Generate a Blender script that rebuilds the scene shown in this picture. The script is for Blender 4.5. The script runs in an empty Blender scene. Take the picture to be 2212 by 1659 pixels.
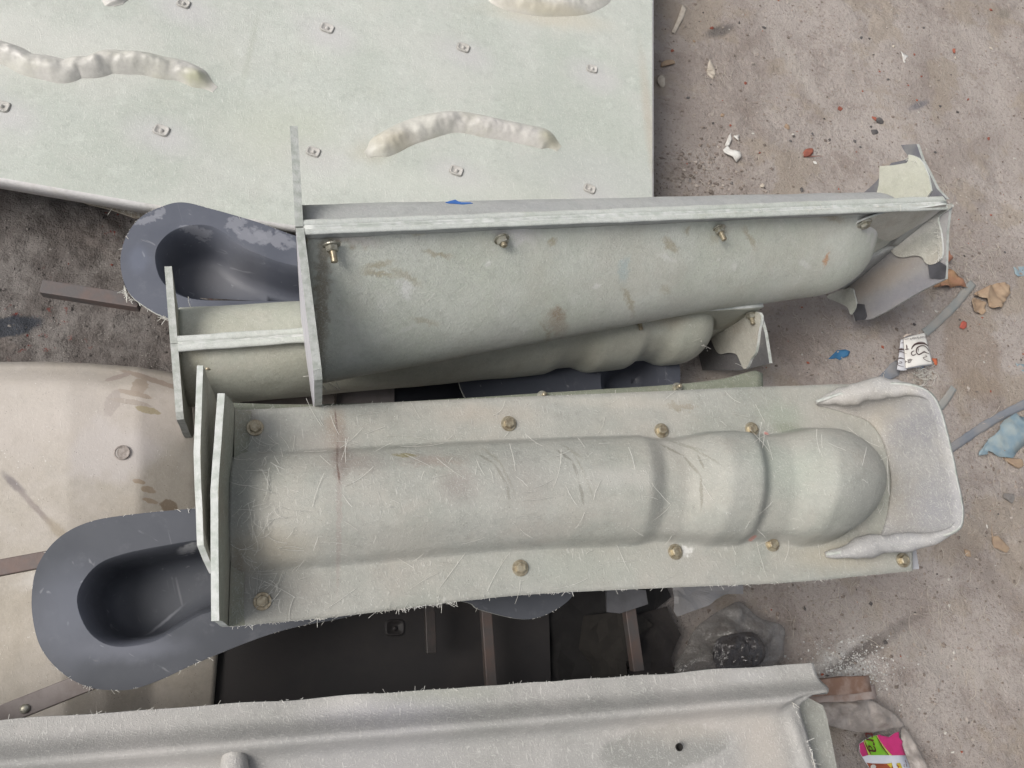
import bpy, bmesh, math, random
import numpy as np
from mathutils import Vector, Matrix, noise
random.seed(11)
S = bpy.context.scene
C = S.collection
PI = math.pi

# ------------------------------------------------------------------ camera, sky, sun, exposure
F, CX, CY, CAMH = 1703.0, 1106.0, 829.5, 1.5       # focal length and centre of a 2212 x 1659 photograph
nd = Vector((690 - CX, -(1400 - CY), -F)).normalized()   # straight down lies at (690, 1400) of it
RQ = nd.rotation_difference(Vector((0, 0, -1)))
CAM = Vector((0, 0, CAMH))
cd = bpy.data.cameras.new('camera'); cam = bpy.data.objects.new('camera', cd); C.objects.link(cam)
cam.location = CAM; cam.rotation_mode = 'QUATERNION'; cam.rotation_quaternion = RQ
cd.sensor_width = 36; cd.lens = 36 * F / 2212; cd.clip_start = .05; cd.clip_end = 200
S.camera = cam

SUN_AZ = (-.99, -.06)          # where the light comes from, in the ground plane
SUN_EL = 50
w = bpy.data.worlds.new('World'); S.world = w; w.use_nodes = True
nt = w.node_tree; nt.nodes.clear()
sky = nt.nodes.new('ShaderNodeTexSky'); sky.sky_type = 'NISHITA'; sky.sun_disc = False
sky.sun_elevation = math.radians(SUN_EL); sky.sun_rotation = math.atan2(SUN_AZ[0], SUN_AZ[1])
sky.dust_density = 4.0; sky.air_density = 1.0; sky.ozone_density = 1.0
bg = nt.nodes.new('ShaderNodeBackground'); bg.inputs[1].default_value = 0.105
hs = nt.nodes.new('ShaderNodeHueSaturation'); hs.inputs['Saturation'].default_value = .35
wo = nt.nodes.new('ShaderNodeOutputWorld')
nt.links.new(sky.outputs[0], hs.inputs['Color']); nt.links.new(hs.outputs[0], bg.inputs[0]); nt.links.new(bg.outputs[0], wo.inputs[0])
sl = bpy.data.lights.new('sun', 'SUN'); sl.energy = 1.9; sl.angle = math.radians(30); sl.color = (1, .965, .92)
so = bpy.data.objects.new('sun', sl); C.objects.link(so)
sd = Vector((SUN_AZ[0], SUN_AZ[1], 0)).normalized() * math.cos(math.radians(SUN_EL)) + Vector((0, 0, math.sin(math.radians(SUN_EL))))
so.rotation_mode = 'QUATERNION'; so.rotation_quaternion = sd.to_track_quat('Z', 'Y'); so.location = sd * 5
S.view_settings.view_transform = 'Standard'; S.view_settings.look = 'None'
S.view_settings.exposure = 0.26; S.view_settings.gamma = 1

# ------------------------------------------------------------------ from a measured image point to a point in the yard
def ray(u, v): return RQ @ Vector((u - CX, -(v - CY), -F))
def P(u, v, z):
    d = ray(u, v); return CAM + d * ((z - CAMH) / d.z)
def PP(u, v, o, n):
    d = ray(u, v); return CAM + d * ((o - CAM).dot(n) / d.dot(n))

def seen_u(p):
    d = RQ.inverted() @ (Vector(p) - CAM); return CX + F * d.x / -d.z
# ------------------------------------------------------------------ helpers
def tag(o, label=None, cat=None, group=None, kind=None):
    if label: o['label'] = label
    if cat: o['category'] = cat
    if group: o['group'] = group
    if kind: o['kind'] = kind
    return o
def empty(name, loc):
    o = bpy.data.objects.new(name, None); C.objects.link(o); o.location = loc; o.empty_display_size = .05; return o
def base_of(p):
    b = Vector((0, 0, 0))
    while p: b += p.location; p = p.parent
    return b
def obj(name, verts, faces, mats, parent=None, smooth=True, mi=None, loc=None):
    """one mesh object from world-space vertices"""
    me = bpy.data.meshes.new(name)
    b = base_of(parent) if parent else Vector((0, 0, 0))
    if loc is None: loc = Vector((0, 0, 0)) if parent else sum((Vector(v) for v in verts), Vector()) / len(verts)
    else: loc = Vector(loc) - b
    me.from_pydata([tuple(Vector(v) - b - loc) for v in verts], [], faces); me.update()
    for m in (mats if isinstance(mats, (list, tuple)) else [mats]): me.materials.append(m)
    if mi: me.polygons.foreach_set('material_index', mi)
    if smooth: me.polygons.foreach_set('use_smooth', [True] * len(me.polygons))
    o = bpy.data.objects.new(name, me); C.objects.link(o); o.location = loc
    if parent: o.parent = parent
    return o
def solid(o, th, offset=-1, rim=None, bevel=0):
    m = o.modifiers.new('solid', 'SOLIDIFY'); m.thickness = th; m.offset = offset; m.use_even_offset = False
    if rim is not None: m.material_offset_rim = rim
    return o
def bev(o, w, seg=2):
    m = o.modifiers.new('bevel', 'BEVEL'); m.width = w; m.segments = seg; m.limit_method = 'ANGLE'; return o
def grid(nu, nv, f):
    vs = [f(i / (nu - 1), j / (nv - 1)) for j in range(nv) for i in range(nu)]
    fs = [(j * nu + i, j * nu + i + 1, (j + 1) * nu + i + 1, (j + 1) * nu + i) for j in range(nv - 1) for i in range(nu - 1)]
    return vs, fs
def crom(pts, n, closed=False):
    """Catmull-Rom through the points, n samples at even arc length"""
    p = [Vector(q) for q in pts]; m = len(p); out = []
    segs = m if closed else m - 1
    for i in range(segs):
        g = lambda k: p[k % m] if closed else p[max(0, min(m - 1, k))]
        a, b, c, d = g(i - 1), g(i), g(i + 1), g(i + 2)
        for k in range(12):
            t = k / 12
            out.append(.5 * ((2 * b) + (c - a) * t + (2 * a - 5 * b + 4 * c - d) * t * t + (3 * b - a - 3 * c + d) * t ** 3))
    out.append(p[0] if closed else p[-1])
    L = [0]
    for i in range(1, len(out)): L.append(L[-1] + (out[i] - out[i - 1]).length)
    res = []; k = 0
    cnt = n if closed else n - 1
    for i in range(n):
        s = L[-1] * i / cnt
        while k < len(L) - 2 and L[k + 1] < s: k += 1
        t = (s - L[k]) / max(1e-9, L[k + 1] - L[k]); res.append(out[k].lerp(out[k + 1], t))
    return res
def lin(xs, ys, x):
    return float(np.interp(x, xs, ys))
def sm(a, b, x):
    t = max(0, min(1, (x - a) / (b - a))); return t * t * (3 - 2 * t)
def slab(name, px, z, th, mat, parent=None, n=0, rim=None, o=None, nrm=None, wob=0, smooth=False):
    """outline measured in the picture, laid on a plane and given thickness downwards"""
    if o is None: pts = [P(u, v, z) for u, v in px]; nrm = Vector((0, 0, 1))
    else: pts = [PP(u, v, o, nrm) for u, v in px]
    if n: pts = crom(pts, n, True)
    if wob: pts = [p + Vector((random.uniform(-wob, wob), random.uniform(-wob, wob), 0)) for p in pts]
    bm = bmesh.new(); f = bm.faces.new([bm.verts.new(p) for p in pts]); bm.normal_update()
    if f.normal.dot(nrm) < 0: f.normal_flip()
    r = bmesh.ops.extrude_face_region(bm, geom=[f])
    for e in r['geom']:
        if isinstance(e, bmesh.types.BMVert): e.co -= nrm * th
    bmesh.ops.recalc_face_normals(bm, faces=bm.faces)
    vs = [v.co.copy() for v in bm.verts]; bm.verts.index_update(); fs = [[v.index for v in f.verts] for f in bm.faces]
    mats = [mat] + ([rim] if rim else [])
    mi = None
    if rim:
        mi = [1 if abs(f.normal.dot(nrm)) < .5 else 0 for f in bm.faces]
    bm.free()
    return obj(name, vs, fs, mats, parent, smooth, mi)
def boxpts(a, b, up, wdt, hgt):
    """bar from a to b"""
    d = (b - a).normalized(); s = d.cross(up).normalized() * wdt / 2; u = s.cross(d).normalized() * hgt
    vs = [a - s, a + s, a + s - u, a - s - u, b - s, b + s, b + s - u, b - s - u]
    return vs, [(0, 1, 2, 3), (7, 6, 5, 4), (0, 4, 5, 1), (1, 5, 6, 2), (2, 6, 7, 3), (3, 7, 4, 0)]
def frame_mat(o, e1, e2, e3): return lambda a, b, c: o + e1 * a + e2 * b + e3 * c
def strands(name, lines, rad, mat, parent=None, kind='stuff'):
    vs, fs = [], []
    for ln in lines:
        n = len(ln); b = len(vs)
        for i, p in enumerate(ln):
            d = (ln[min(n - 1, i + 1)] - ln[max(0, i - 1)]).normalized()
            s = d.cross(Vector((.1, .2, 1))).normalized(); t = s.cross(d)
            r = rad * random.uniform(.7, 1.2)
            for k in range(3): vs.append(p + (s * math.cos(k * 2.094) + t * math.sin(k * 2.094)) * r)
        for i in range(n - 1):
            for k in range(3):
                a = b + i * 3 + k; c = b + i * 3 + (k + 1) % 3
                fs.append((a, c, c + 3, a + 3))
    o = obj(name, vs, fs, mat, parent)
    if kind: o['kind'] = kind
    return o

# ------------------------------------------------------------------ materials
class M:
    def __init__(s, name):
        s.m = bpy.data.materials.new(name); s.m.use_nodes = True; s.t = s.m.node_tree
        s.b = s.t.nodes['Principled BSDF']; s.pos = s.n('ShaderNodeNewGeometry').outputs['Position']
    def n(s, k, **kw):
        x = s.t.nodes.new(k)
        for a, v in kw.items():
            if a in ('operation', 'blend_type', 'feature', 'noise_dimensions', 'data_type', 'distance'): setattr(x, a, v)
        return x
    def l(s, a, b): s.t.links.new(a, b)
    def mapv(s, v, rot=(0, 0, 0), sc=(1, 1, 1), loc=(0, 0, 0)):
        x = s.n('ShaderNodeMapping'); s.l(v, x.inputs[0]); x.inputs[1].default_value = loc; x.inputs[2].default_value = rot; x.inputs[3].default_value = sc; return x.outputs[0]
    def noise(s, sc, det=4, rough=.55, v=None, dist=0):
        x = s.n('ShaderNodeTexNoise'); s.l(v or s.pos, x.inputs['Vector']); x.inputs['Scale'].default_value = sc
        x.inputs['Detail'].default_value = det; x.inputs['Roughness'].default_value = rough; x.inputs['Distortion'].default_value = dist
        return x.outputs[0]
    def voro(s, sc, v=None, feat='F1'):
        x = s.n('ShaderNodeTexVoronoi', feature=feat); s.l(v or s.pos, x.inputs['Vector']); x.inputs['Scale'].default_value = sc; return x
    def ramp(s, v, a, b, lo=0., hi=1.):
        x = s.n('ShaderNodeMapRange'); x.interpolation_type = 'SMOOTHSTEP'; s.l(v, x.inputs[0])
        for i, q in enumerate((a, b, lo, hi)): x.inputs[i + 1].default_value = q
        return x.outputs[0]
    def math(s, op, a, b=None):
        x = s.n('ShaderNodeMath', operation=op)
        for i, q in enumerate((a, b)):
            if q is None: continue
            if isinstance(q, (int, float)): x.inputs[i].default_value = q
            else: s.l(q, x.inputs[i])
        return x.outputs[0]
    def mix(s, f, a, b, mode='MIX'):
        x = s.n('ShaderNodeMix', data_type='RGBA', blend_type=mode)
        if isinstance(f, (int, float)): x.inputs[0].default_value = f
        else: s.l(f, x.inputs[0])
        for i, q in ((6, a), (7, b)):
            if isinstance(q, tuple): x.inputs[i].default_value = (*q, 1)
            else: s.l(q, x.inputs[i])
        return x.outputs[2]
    def bump(s, h, st, d=.002, nrm=None):
        x = s.n('ShaderNodeBump'); s.l(h, x.inputs['Height']); x.inputs['Strength'].default_value = st; x.inputs['Distance'].default_value = d
        if nrm: s.l(nrm, x.inputs['Normal'])
        return x.outputs[0]
    def strand(s, sc, thr, seeds=(.3, 1.4, 2.5), long=.10):
        """short straight glass strands lying in three directions"""
        out = None
        for i, r in enumerate(seeds):
            v = s.mapv(s.pos, rot=(r * .4, r * .7, r), loc=(i * 3.1, i * 1.7, 0)); v = s.mapv(v, sc=(sc * long, sc, sc * .6))
            q = s.ramp(s.noise(1, 2, .5, v, .35), thr, thr + .09)
            out = q if out is None else s.math('MAXIMUM', out, q)
        return out
    def stain(s, col, c, r, colour, amt=.7, rot=0, soft=.6, warp=None):
        """one patch: centre, (half length, half width) in metres"""
        v = s.pos
        if warp is None: warp = .35
        nz = s.n('ShaderNodeTexNoise'); s.l(v, nz.inputs['Vector']); nz.inputs['Scale'].default_value = 1.2 / max(.01, min(r)); nz.inputs['Detail'].default_value = 3
        sub = s.n('ShaderNodeVectorMath', operation='SUBTRACT'); s.l(nz.outputs[1], sub.inputs[0]); sub.inputs[1].default_value = (.5, .5, .5)
        scl = s.n('ShaderNodeVectorMath', operation='SCALE'); s.l(sub.outputs[0], scl.inputs[0]); scl.inputs['Scale'].default_value = warp * 2 * min(r)
        add = s.n('ShaderNodeVectorMath', operation='ADD'); s.l(v, add.inputs[0]); s.l(scl.outputs[0], add.inputs[1])
        sb = s.n('ShaderNodeVectorMath', operation='SUBTRACT'); s.l(add.outputs[0], sb.inputs[0]); sb.inputs[1].default_value = c
        mp = s.n('ShaderNodeMapping'); mp.vector_type = 'TEXTURE'; s.l(sb.outputs[0], mp.inputs[0]); mp.inputs[2].default_value = (0, 0, rot); mp.inputs[3].default_value = (r[0], r[1], max(.22, max(r) * 1.5))
        ln = s.n('ShaderNodeVectorMath', operation='LENGTH'); s.l(mp.outputs[0], ln.inputs[0])
        f = s.ramp(ln.outputs['Value'], 1 - soft, 1 + soft * .3, amt, 0)
        return s.mix(f, col, colour)
    def out(s, col, rough=.6, nrm=None, metal=0, spec=.4):
        if isinstance(col, tuple): s.b.inputs['Base Color'].default_value = (*col, 1)
        else: s.l(col, s.b.inputs['Base Color'])
        if isinstance(rough, (int, float)): s.b.inputs['Roughness'].default_value = rough
        else: s.l(rough, s.b.inputs['Roughness'])
        s.b.inputs['Metallic'].default_value = metal; s.b.inputs['Specular IOR Level'].default_value = spec
        if nrm: s.l(nrm, s.b.inputs['Normal'])
        return s.m

def frp(name, c1, c2, c3, stains=(), strand=.5, thr=.62, speck=.5, dust=None, dustamt=.5, rough=.55, sc=620, bumpst=.5, big=5, mott=.6):
    """bare glass-fibre laminate: mottled resin, pale short strands, pits and specks"""
    m = M(name)
    col = m.mix(m.ramp(m.noise(big, 4, .6), .35, .68), c1, c2)
    col = m.mix(m.math('MULTIPLY', m.ramp(m.noise(big * 3.3, 5, .6), .5, .75), mott), col, c3)
    col = m.mix(m.math('MULTIPLY', m.ramp(m.noise(170, 3, .6), .42, .62), .16), col, tuple(q * .62 for q in c1))
    col = m.mix(m.math('MULTIPLY', m.ramp(m.noise(52, 5, .7), .5, .66), .28), col, tuple(q * .70 for q in c2))
    col = m.mix(m.math('MULTIPLY', m.ramp(m.noise(27, 6, .7, m.mapv(m.pos, loc=(2, 7, 1))), .54, .68), .30), col, tuple(min(.75, q * 1.25) for q in c1))
    if dust:
        col = m.mix(m.math('MULTIPLY', m.ramp(m.noise(7.3, 6, .65), .42, .66), dustamt), col, dust)
    for st in stains: col = m.stain(col, *st[:3], **(st[3] if len(st) > 3 else {}))
    st1 = m.strand(sc, thr); st2 = m.strand(sc * 1.5, thr + .01, (.9, 2.0, 2.9))
    st = m.math('MAXIMUM', st1, st2)
    col = m.mix(m.math('MULTIPLY', st, strand * .75), col, (.72, .71, .66))
    vz = m.voro(230); dk = m.ramp(vz.outputs['Distance'], .10, .17, 1, 0)
    gate = m.ramp(m.noise(40, 2), .55, .62)
    col = m.mix(m.math('MULTIPLY', m.math('MULTIPLY', dk, gate), speck), col, (.10, .085, .07))
    vw = m.voro(160, m.mapv(m.pos, loc=(3, 5, 1))); wh = m.ramp(vw.outputs['Distance'], .08, .14, 1, 0)
    col = m.mix(m.math('MULTIPLY', m.math('MULTIPLY', wh, m.ramp(m.noise(26, 2, .5, m.mapv(m.pos, loc=(9, 1, 2))), .55, .62)), speck), col, (.8, .8, .77))
    h = m.math('ADD', m.math('MULTIPLY', st, .8), m.math('MULTIPLY', m.noise(220, 4, .6), 1.0))
    nr = m.bump(h, bumpst, .0012); nr = m.bump(m.noise(14, 4, .5), .35, .006, nr)
    return m.out(col, m.ramp(m.noise(20, 4), .3, .7, rough - .1, rough + .15), nr)

def plain(name, c, c2=None, rough=.6, sc=30, metal=0, bump=.2, spec=.4, fine=300):
    m = M(name); c2 = c2 or tuple(q * .7 for q in c)
    col = m.mix(m.ramp(m.noise(sc, 5, .6), .35, .68), c, c2)
    return m.out(col, rough, m.bump(m.noise(fine, 4, .6), bump, .001), metal, spec)

cut_edge = plain('cut_laminate_edge', (.66, .67, .64), (.48, .51, .46), .8, 60, bump=.6, fine=500)
grey_edge = plain('weathered_cut_edge', (.50, .51, .48), (.36, .38, .34), .85, 90, bump=.8, fine=400)
gel_back = plain('pale_gel_back', (.58, .57, .60), (.50, .49, .52), .5, 20)
zinc = plain('yellow_zinc', (.46, .41, .30), (.27, .22, .15), .36, 160, .6, .25)
zinc_grey = plain('grey_zinc', (.45, .44, .38), (.26, .24, .18), .4, 120, .6, .2)
fibre = plain('glass_fibre', (.78, .77, .72), (.60, .58, .52), .6)
steel_rust = plain('rusty_steel', (.115, .105, .102), (.155, .11, .095), .55, 22, .2, .4, fine=160)
dark_steel = plain('dark_steel', (.05, .048, .047), (.075, .06, .055), .5, 25, .2, .3)
timber = plain('weathered_timber', (.20, .12, .085), (.33, .25, .21), .8, 30, 0, .6, fine=150)
# ------------------------------------------------------------------ GROUND
def ground_h(x, y):
    v = Vector((x, y, 0))
    h = .012 * noise.noise(v * 2.2) + .006 * noise.noise(v * 7 + Vector((3, 1, 0)))
    r = noise.fractal(v * 26 + Vector((0, 7, 0)), 1.0, 2.0, 4)
    k = .45 + .75 * sm(-.1, .35, noise.noise(v * 2.7 + Vector((9, 4, 0)))) + 1.1 * sm(.05, -.15, x)
    h += .0032 * r * k
    c = noise.noise(v * 60 + Vector((2, 2, 0)))
    h += .0022 * max(0, c - .15) * k
    return h - .012
def build_ground():
    def axis(a, b, n, far):
        d = list(np.linspace(a, b, n)); q = [d[0] - (far * (k / 12) ** 3 + .02) for k in range(12, 0, -1)]; r = [d[-1] + (far * (k / 12) ** 3 + .02) for k in range(1, 13)]
        return q + d + r
    xs, ys = axis(-1.1, 2.3, 620, 60), axis(-.8, 2.1, 530, 60)
    vs = [(x, y, ground_h(x, y)) for y in ys for x in xs]; nx = len(xs)
    fs = [(j * nx + i, j * nx + i + 1, (j + 1) * nx + i + 1, (j + 1) * nx + i) for j in range(len(ys) - 1) for i in range(nx - 1)]
    m = M('dusty_earth')
    col = m.mix(m.ramp(m.noise(2.6, 5, .6), .35, .65), (.375, .325, .293), (.47, .418, .383))
    col = m.mix(m.math('MULTIPLY', m.ramp(m.noise(9, 6, .68), .48, .7), .7), col, (.275, .228, .20))
    col = m.mix(m.math('MULTIPLY', m.ramp(m.noise(34, 5, .65), .5, .72), .5), col, (.50, .445, .395))
    col = m.mix(m.math('MULTIPLY', m.ramp(m.noise(120, 4, .6), .52, .68), .45), col, (.20, .165, .145))
    col = m.mix(m.math('MULTIPLY', m.ramp(m.noise(5.2, 4, .6, m.mapv(m.pos, loc=(4, 2, 0))), .52, .60), .55), col, (.37, .31, .245))
    # the dark oily patch in the corner by the first tray, with flecks of old red paint
    sx = m.n('ShaderNodeSeparateXYZ'); m.l(m.pos, sx.inputs[0])
    wx = m.math('ADD', sx.outputs[0], m.math('MULTIPLY', m.math('SUBTRACT', m.noise(6, 4), .5), .25))
    k = m.ramp(wx, .02, -.16)
    dk = m.mix(m.ramp(m.noise(11, 6, .65), .4, .62), (.150, .133, .123), (.235, .215, .20))
    dk = m.mix(m.ramp(m.noise(4.2, 4, .6), .52, .64, 0, .6), dk, (.235, .20, .18))
    red = m.math('MULTIPLY', m.ramp(m.noise(75, 4, .7), .60, .64), m.ramp(m.noise(5, 3, .6, m.mapv(m.pos, loc=(.3, .52, 0))), .52, .6))
    dk = m.mix(m.math('MULTIPLY', red, .85), dk, (.20, .035, .025))
    dk = m.mix(m.math('MULTIPLY', m.ramp(m.noise(38, 5, .7), .5, .66), .6), dk, (.09, .078, .07))
    col = m.mix(k, col, dk)
    b = P(12, 700, 0); col = m.stain(col, b, (.06, .022), (.055, .062, .075), .9, rot=.3, soft=.25)
    b = P(1830, 1440, 0); col = m.stain(col, b, (.09, .05), (.62, .60, .57), .75, rot=.5, soft=.7, warp=1.2)
    b = P(1890, 1395, 0); col = m.stain(col, b, (.16, .018), (.115, .095, .085), .8, rot=.42, soft=.6)
    b = P(2110, 760, 0); col = m.stain(col, b, (.09, .14), (.30, .235, .18), .55, soft=.25)
    for (u, v, a, bb, c) in ((1560, 60, .06, .02, (.13, .12, .115)), (1990, 222, .05, .012, (.19, .185, .20)), (2180, 20, .04, .02, (.27, .24, .2))):
        col = m.stain(col, P(u, v, 0), (a, bb), c, .75, rot=.5)
    for (u, v, a, bb, c, rt) in ((1720, 130, .22, .03, (.50, .455, .415), -1.1), (1850, 560, .30, .035, (.47, .42, .38), -.5), (2080, 330, .28, .04, (.30, .255, .225), .5), (1620, 90, .12, .02, (.27, .225, .195), .7), (2000, 1400, .3, .05, (.47, .425, .385), -.4), (1700, 740, .16, .05, (.25, .205, .178), .1), (2150, 1250, .2, .05, (.28, .235, .205), -.8)):
        col = m.stain(col, P(u, v, 0), (a, bb), c, .5, rot=rt, soft=.8, warp=.9)
    wv = m.voro(210); gate = m.ramp(m.noise(18, 3), .47, .58)
    col = m.mix(m.math('MULTIPLY', m.math('MULTIPLY', m.ramp(wv.outputs['Distance'], .10, .16, 1, 0), gate), .8), col, (.62, .58, .53))
    h = m.math('ADD', m.noise(90, 6, .7), m.math('MULTIPLY', m.noise(320, 3, .6), .4))
    o = obj('ground', vs, fs, m.out(col, .95, m.bump(h, .95, .009), spec=.15))
    o['kind'] = 'structure'; o['label'] = 'dusty brown earth of the work yard'
    return o
build_ground()
def G(u, v, up=0):
    p = P(u, v, 0)
    for _ in range(3): p = P(u, v, ground_h(p.x, p.y))
    return p + Vector((0, 0, up))

# ------------------------------------------------------------------ bolts
def hex_pts(c, n, r, s=None):
    n = n.normalized(); a = n.cross(s or Vector((.31, .9, .2))).normalized(); b = n.cross(a)
    return lambda k, h, q=1, N=6: c + n * h + (a * math.cos(k * 2 * PI / N) + b * math.sin(k * 2 * PI / N)) * r * q
def lathe_pts(c, n, prof, N):
    vs, fs = [], []
    f = hex_pts(c, n, 1.0)
    for (r, h) in prof:
        for k in range(N): vs.append(f(k, h, r, N))
    for j in range(len(prof) - 1):
        for k in range(N):
            fs.append((j * N + k, j * N + (k + 1) % N, (j + 1) * N + (k + 1) % N, (j + 1) * N + k))
    fs.append(tuple(range((len(prof) - 1) * N, len(prof) * N)))
    return vs, fs
def bolt_head(c, n, parent, r=.0072, mat=None):
    """hex head over its washer"""
    mat = mat or zinc
    vs, fs = lathe_pts(c + n * .0015, n, [(r * 1.0, 0), (r * 1.0, .0050), (r * .86, .0062), (r * .62, .0064), (r * .58, .0060)], 6)
    b = obj('bolt', vs, fs, mat, parent, smooth=False, loc=c)
    vs, fs = lathe_pts(c, n, [(r * 1.45, -.001), (r * 1.45, .0010), (r * 1.38, .0017), (r * .9, .0017)], 24)
    wsh = obj('washer', vs, fs, mat, None, smooth=False, loc=c); wsh.parent = b; wsh.location = (0, 0, 0)
    return b
def bolt_nut(c, n, parent, L=.022, r=.0085):
    """threaded end standing out of a nut"""
    prof = []; h = 0
    while h < L: prof += [(r * .55, h), (r * .47, h + .0009)]; h += .0018
    vs, fs = lathe_pts(c, n, prof, 10)
    b = obj('bolt', vs, fs, zinc, parent, loc=c)
    vs, fs = lathe_pts(c, n, [(r, .001), (r, .0072), (r * .86, .0086), (r * .6, .0088)], 6)
    q = obj('nut', vs, fs, zinc_grey, None, smooth=False, loc=c); q.parent = b; q.location = (0, 0, 0)
    vs, fs = lathe_pts(c, n, [(r * 1.32, -.001), (r * 1.32, .0008), (r * .9, .0012)], 20)
    q = obj('washer', vs, fs, zinc_grey, None, smooth=False, loc=c); q.parent = b; q.location = (0, 0, 0)
    return b

# ------------------------------------------------------------------ mould halves
def crown_h(x, H, pw):
    """height over the flange; pw above 10 blends a flat-topped filleted section into a round one"""
    q = max(0, 1 - x * x)
    if pw < 9: return H * q ** (.5 * pw)
    if pw > 15:
        y = (x + 1) / 2
        return H * (math.sin(PI / 2 * min(1, y / .70)) ** 1.12 if y < .70 else max(0, 1 - ((y - .70) / .30) ** 2) ** .5)
    k = pw - 10; y = 1 - abs(x); a = .72 * sm(0, .66, y) + .28 * q
    return H * (a * (1 - k) + k * q ** .55 * sm(-.02, .16, y))
def shell(name, parent, Sf, nrm, prof, mats, th, cols, nf=9, nc=34, cut=None):
    """Sf(s,t) on the flange plane; prof(s) -> (t centre, half width, height, roundness)"""
    rows = []
    vs = []
    for s in cols:
        tc, b, H, pw = prof(s)
        ts = [(k / nf) * (tc - b) for k in range(nf)]
        hs = [0.0] * nf
        for k in range(nc + 1):
            a = PI * k / nc
            ts.append(tc - b * math.cos(a)); hs.append(crown_h(-math.cos(a), H, pw) if b > 1e-4 else 0)
        for k in range(1, nf + 1): ts.append((tc + b) + (1 - tc - b) * k / nf); hs.append(0.0)
        for t, h in zip(ts, hs):
            p = Sf(s, t)
            wv = .0016 * noise.noise(p * 9) + .0006 * noise.noise(p * 30)
            vs.append(p + nrm * (h + wv))
    n = len(ts); m = len(cols)
    if cut:
        cp, cn, ca = cut
        for j in range(n):
            d = (cp - vs[j]).dot(cn) / ca.dot(cn)
            for i, s in enumerate(cols): vs[i * n + j] = vs[i * n + j] + ca * d * max(0, 1 - s / .5)
    fs = [(i * n + j, (i + 1) * n + j, (i + 1) * n + j + 1, i * n + j + 1) for i in range(m - 1) for j in range(n - 1)]
    a = vs[fs[0][1]] - vs[fs[0][0]]; b = vs[fs[0][3]] - vs[fs[0][0]]
    flip = a.cross(b).dot(nrm) < 0
    if flip: fs = [f[::-1] for f in fs]
    o = obj(name, vs, fs, mats, parent)
    solid(o, th, -1, 1)
    return o
def plate(name, parent, pts, th_vec, mats, wob=.0012):
    """flat polygon pushed along th_vec; rim takes the second material"""
    n = len(pts)
    out = []
    for i in range(n):
        a, b = pts[i], pts[(i + 1) % n]; k = max(1, int((b - a).length / .02))
        for q in range(k): out.append(a.lerp(b, q / k) + Vector((0, random.uniform(-wob, wob), random.uniform(-wob, wob))) * (1 if q else .3))
    n = len(out)
    vs = out + [p + th_vec for p in out]
    fs = [tuple(range(n))[::-1], tuple(range(n, 2 * n))] + [(i, (i + 1) % n, n + (i + 1) % n, n + i) for i in range(n)]
    bm = bmesh.new(); bv = [bm.verts.new(v) for v in vs]
    for f in fs: bm.faces.new([bv[i] for i in f])
    bmesh.ops.recalc_face_normals(bm, faces=bm.faces)
    vs = [v.co.copy() for v in bm.verts]; bm.verts.index_update(); fs2 = [[v.index for v in f.verts] for f in bm.faces]; bm.free()
    if len(mats) < 3: mats = list(mats) + [gel_back]
    return obj(name, vs, fs2, mats, parent, smooth=False, mi=[0, 2] + [1] * n)
def dome(s, sd, se): 
    if s <= sd: return 1.0
    if s >= se: return 0.0
    return math.sqrt(1 - ((s - sd) / (se - sd)) ** 2)
def fuzz_line(pts, n, L=.006, spread=Vector((0, 0, 0)), lift=.002):
    """short fibres standing off a cut edge"""
    lines = []
    seg = [(pts[i + 1] - pts[i]).length for i in range(len(pts) - 1)]; tot = sum(seg)
    for _ in range(n):
        q = random.random() * tot; i = 0
        while i < len(seg) - 1 and q > seg[i]: q -= seg[i]; i += 1
        p = pts[i].lerp(pts[i + 1], min(1, q / max(1e-6, seg[i])))
        d = (Vector((random.gauss(0, 1), random.gauss(0, 1), random.gauss(0, .5))).normalized() + spread).normalized()
        if noise.noise(p * 17) < .02 and random.random() < .85: continue
        l = L * random.choice((.25, .35, .45, .6, .75, 1.5))
        lines.append([p - d * l * .2, p + d * l * .4 + Vector((0, 0, random.uniform(-1, 1) * l * .1)), p + d * l])
    return lines

# ================================================================== THE FRONT MOULD (lying flat, crown up)
zC = .42
UP = Vector((0, 0, 1))
topC = [P(u, v, zC) for u, v in ((505, 886), (600, 882), (690, 877), (850, 869), (1000, 862), (1300, 850), (1660, 835), (1900, 829), (1975, 838))]
botC = [P(u, v, zC) for u, v in ((496, 1354), (600, 1344), (740, 1331), (870, 1315), (1010, 1297), (1190, 1281), (1500, 1267), (1720, 1257), (1972, 1233))]
tC = crom(topC, 200); bC = crom(botC, 200)
def SfC(s, t):
    x = s * 199; i = min(198, int(x)); f = x - i
    return tC[i].lerp(tC[i + 1], f).lerp(bC[i].lerp(bC[i + 1], f), t)
US = [500, 1400, 1440, 1490, 1558, 1626, 1652, 1712, 1768, 1800, 1980]
RS = [1, 1, .70, .70, 1.14, 1.12, .76, .78, 1.24, 1.22, 1.0]
def uC(s): return seen_u(SfC(s, .52) + UP * .05)
def profC(s):
    u = uC(s); r = lin(US, RS, u)
    r = sum(lin(US, RS, u + d) for d in (-8, -4, 0, 4, 8)) / 5
    d = dome(u, 1790, 1936)
    H = .062 * r * lin([500, 700, 1300, 1700], [.6, .85, 1, 1.3], u)
    tc = lin([500, 1400, 1800, 1980], [.49, .515, .535, .55], u)
    return tc, max(.0004, .285 * (.80 + .20 * r) * d * lin([500, 1400, 1900], [1, 1, 1.03], u)), H * d ** .8, lin([500, 900, 1350, 1500, 1700], [10.45, 10.6, 10.9, 11, 11], u)
colsC = [i / 280 for i in range(281)]
T0 = lambda u, v, z=zC: tuple(P(u, v, z))
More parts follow.
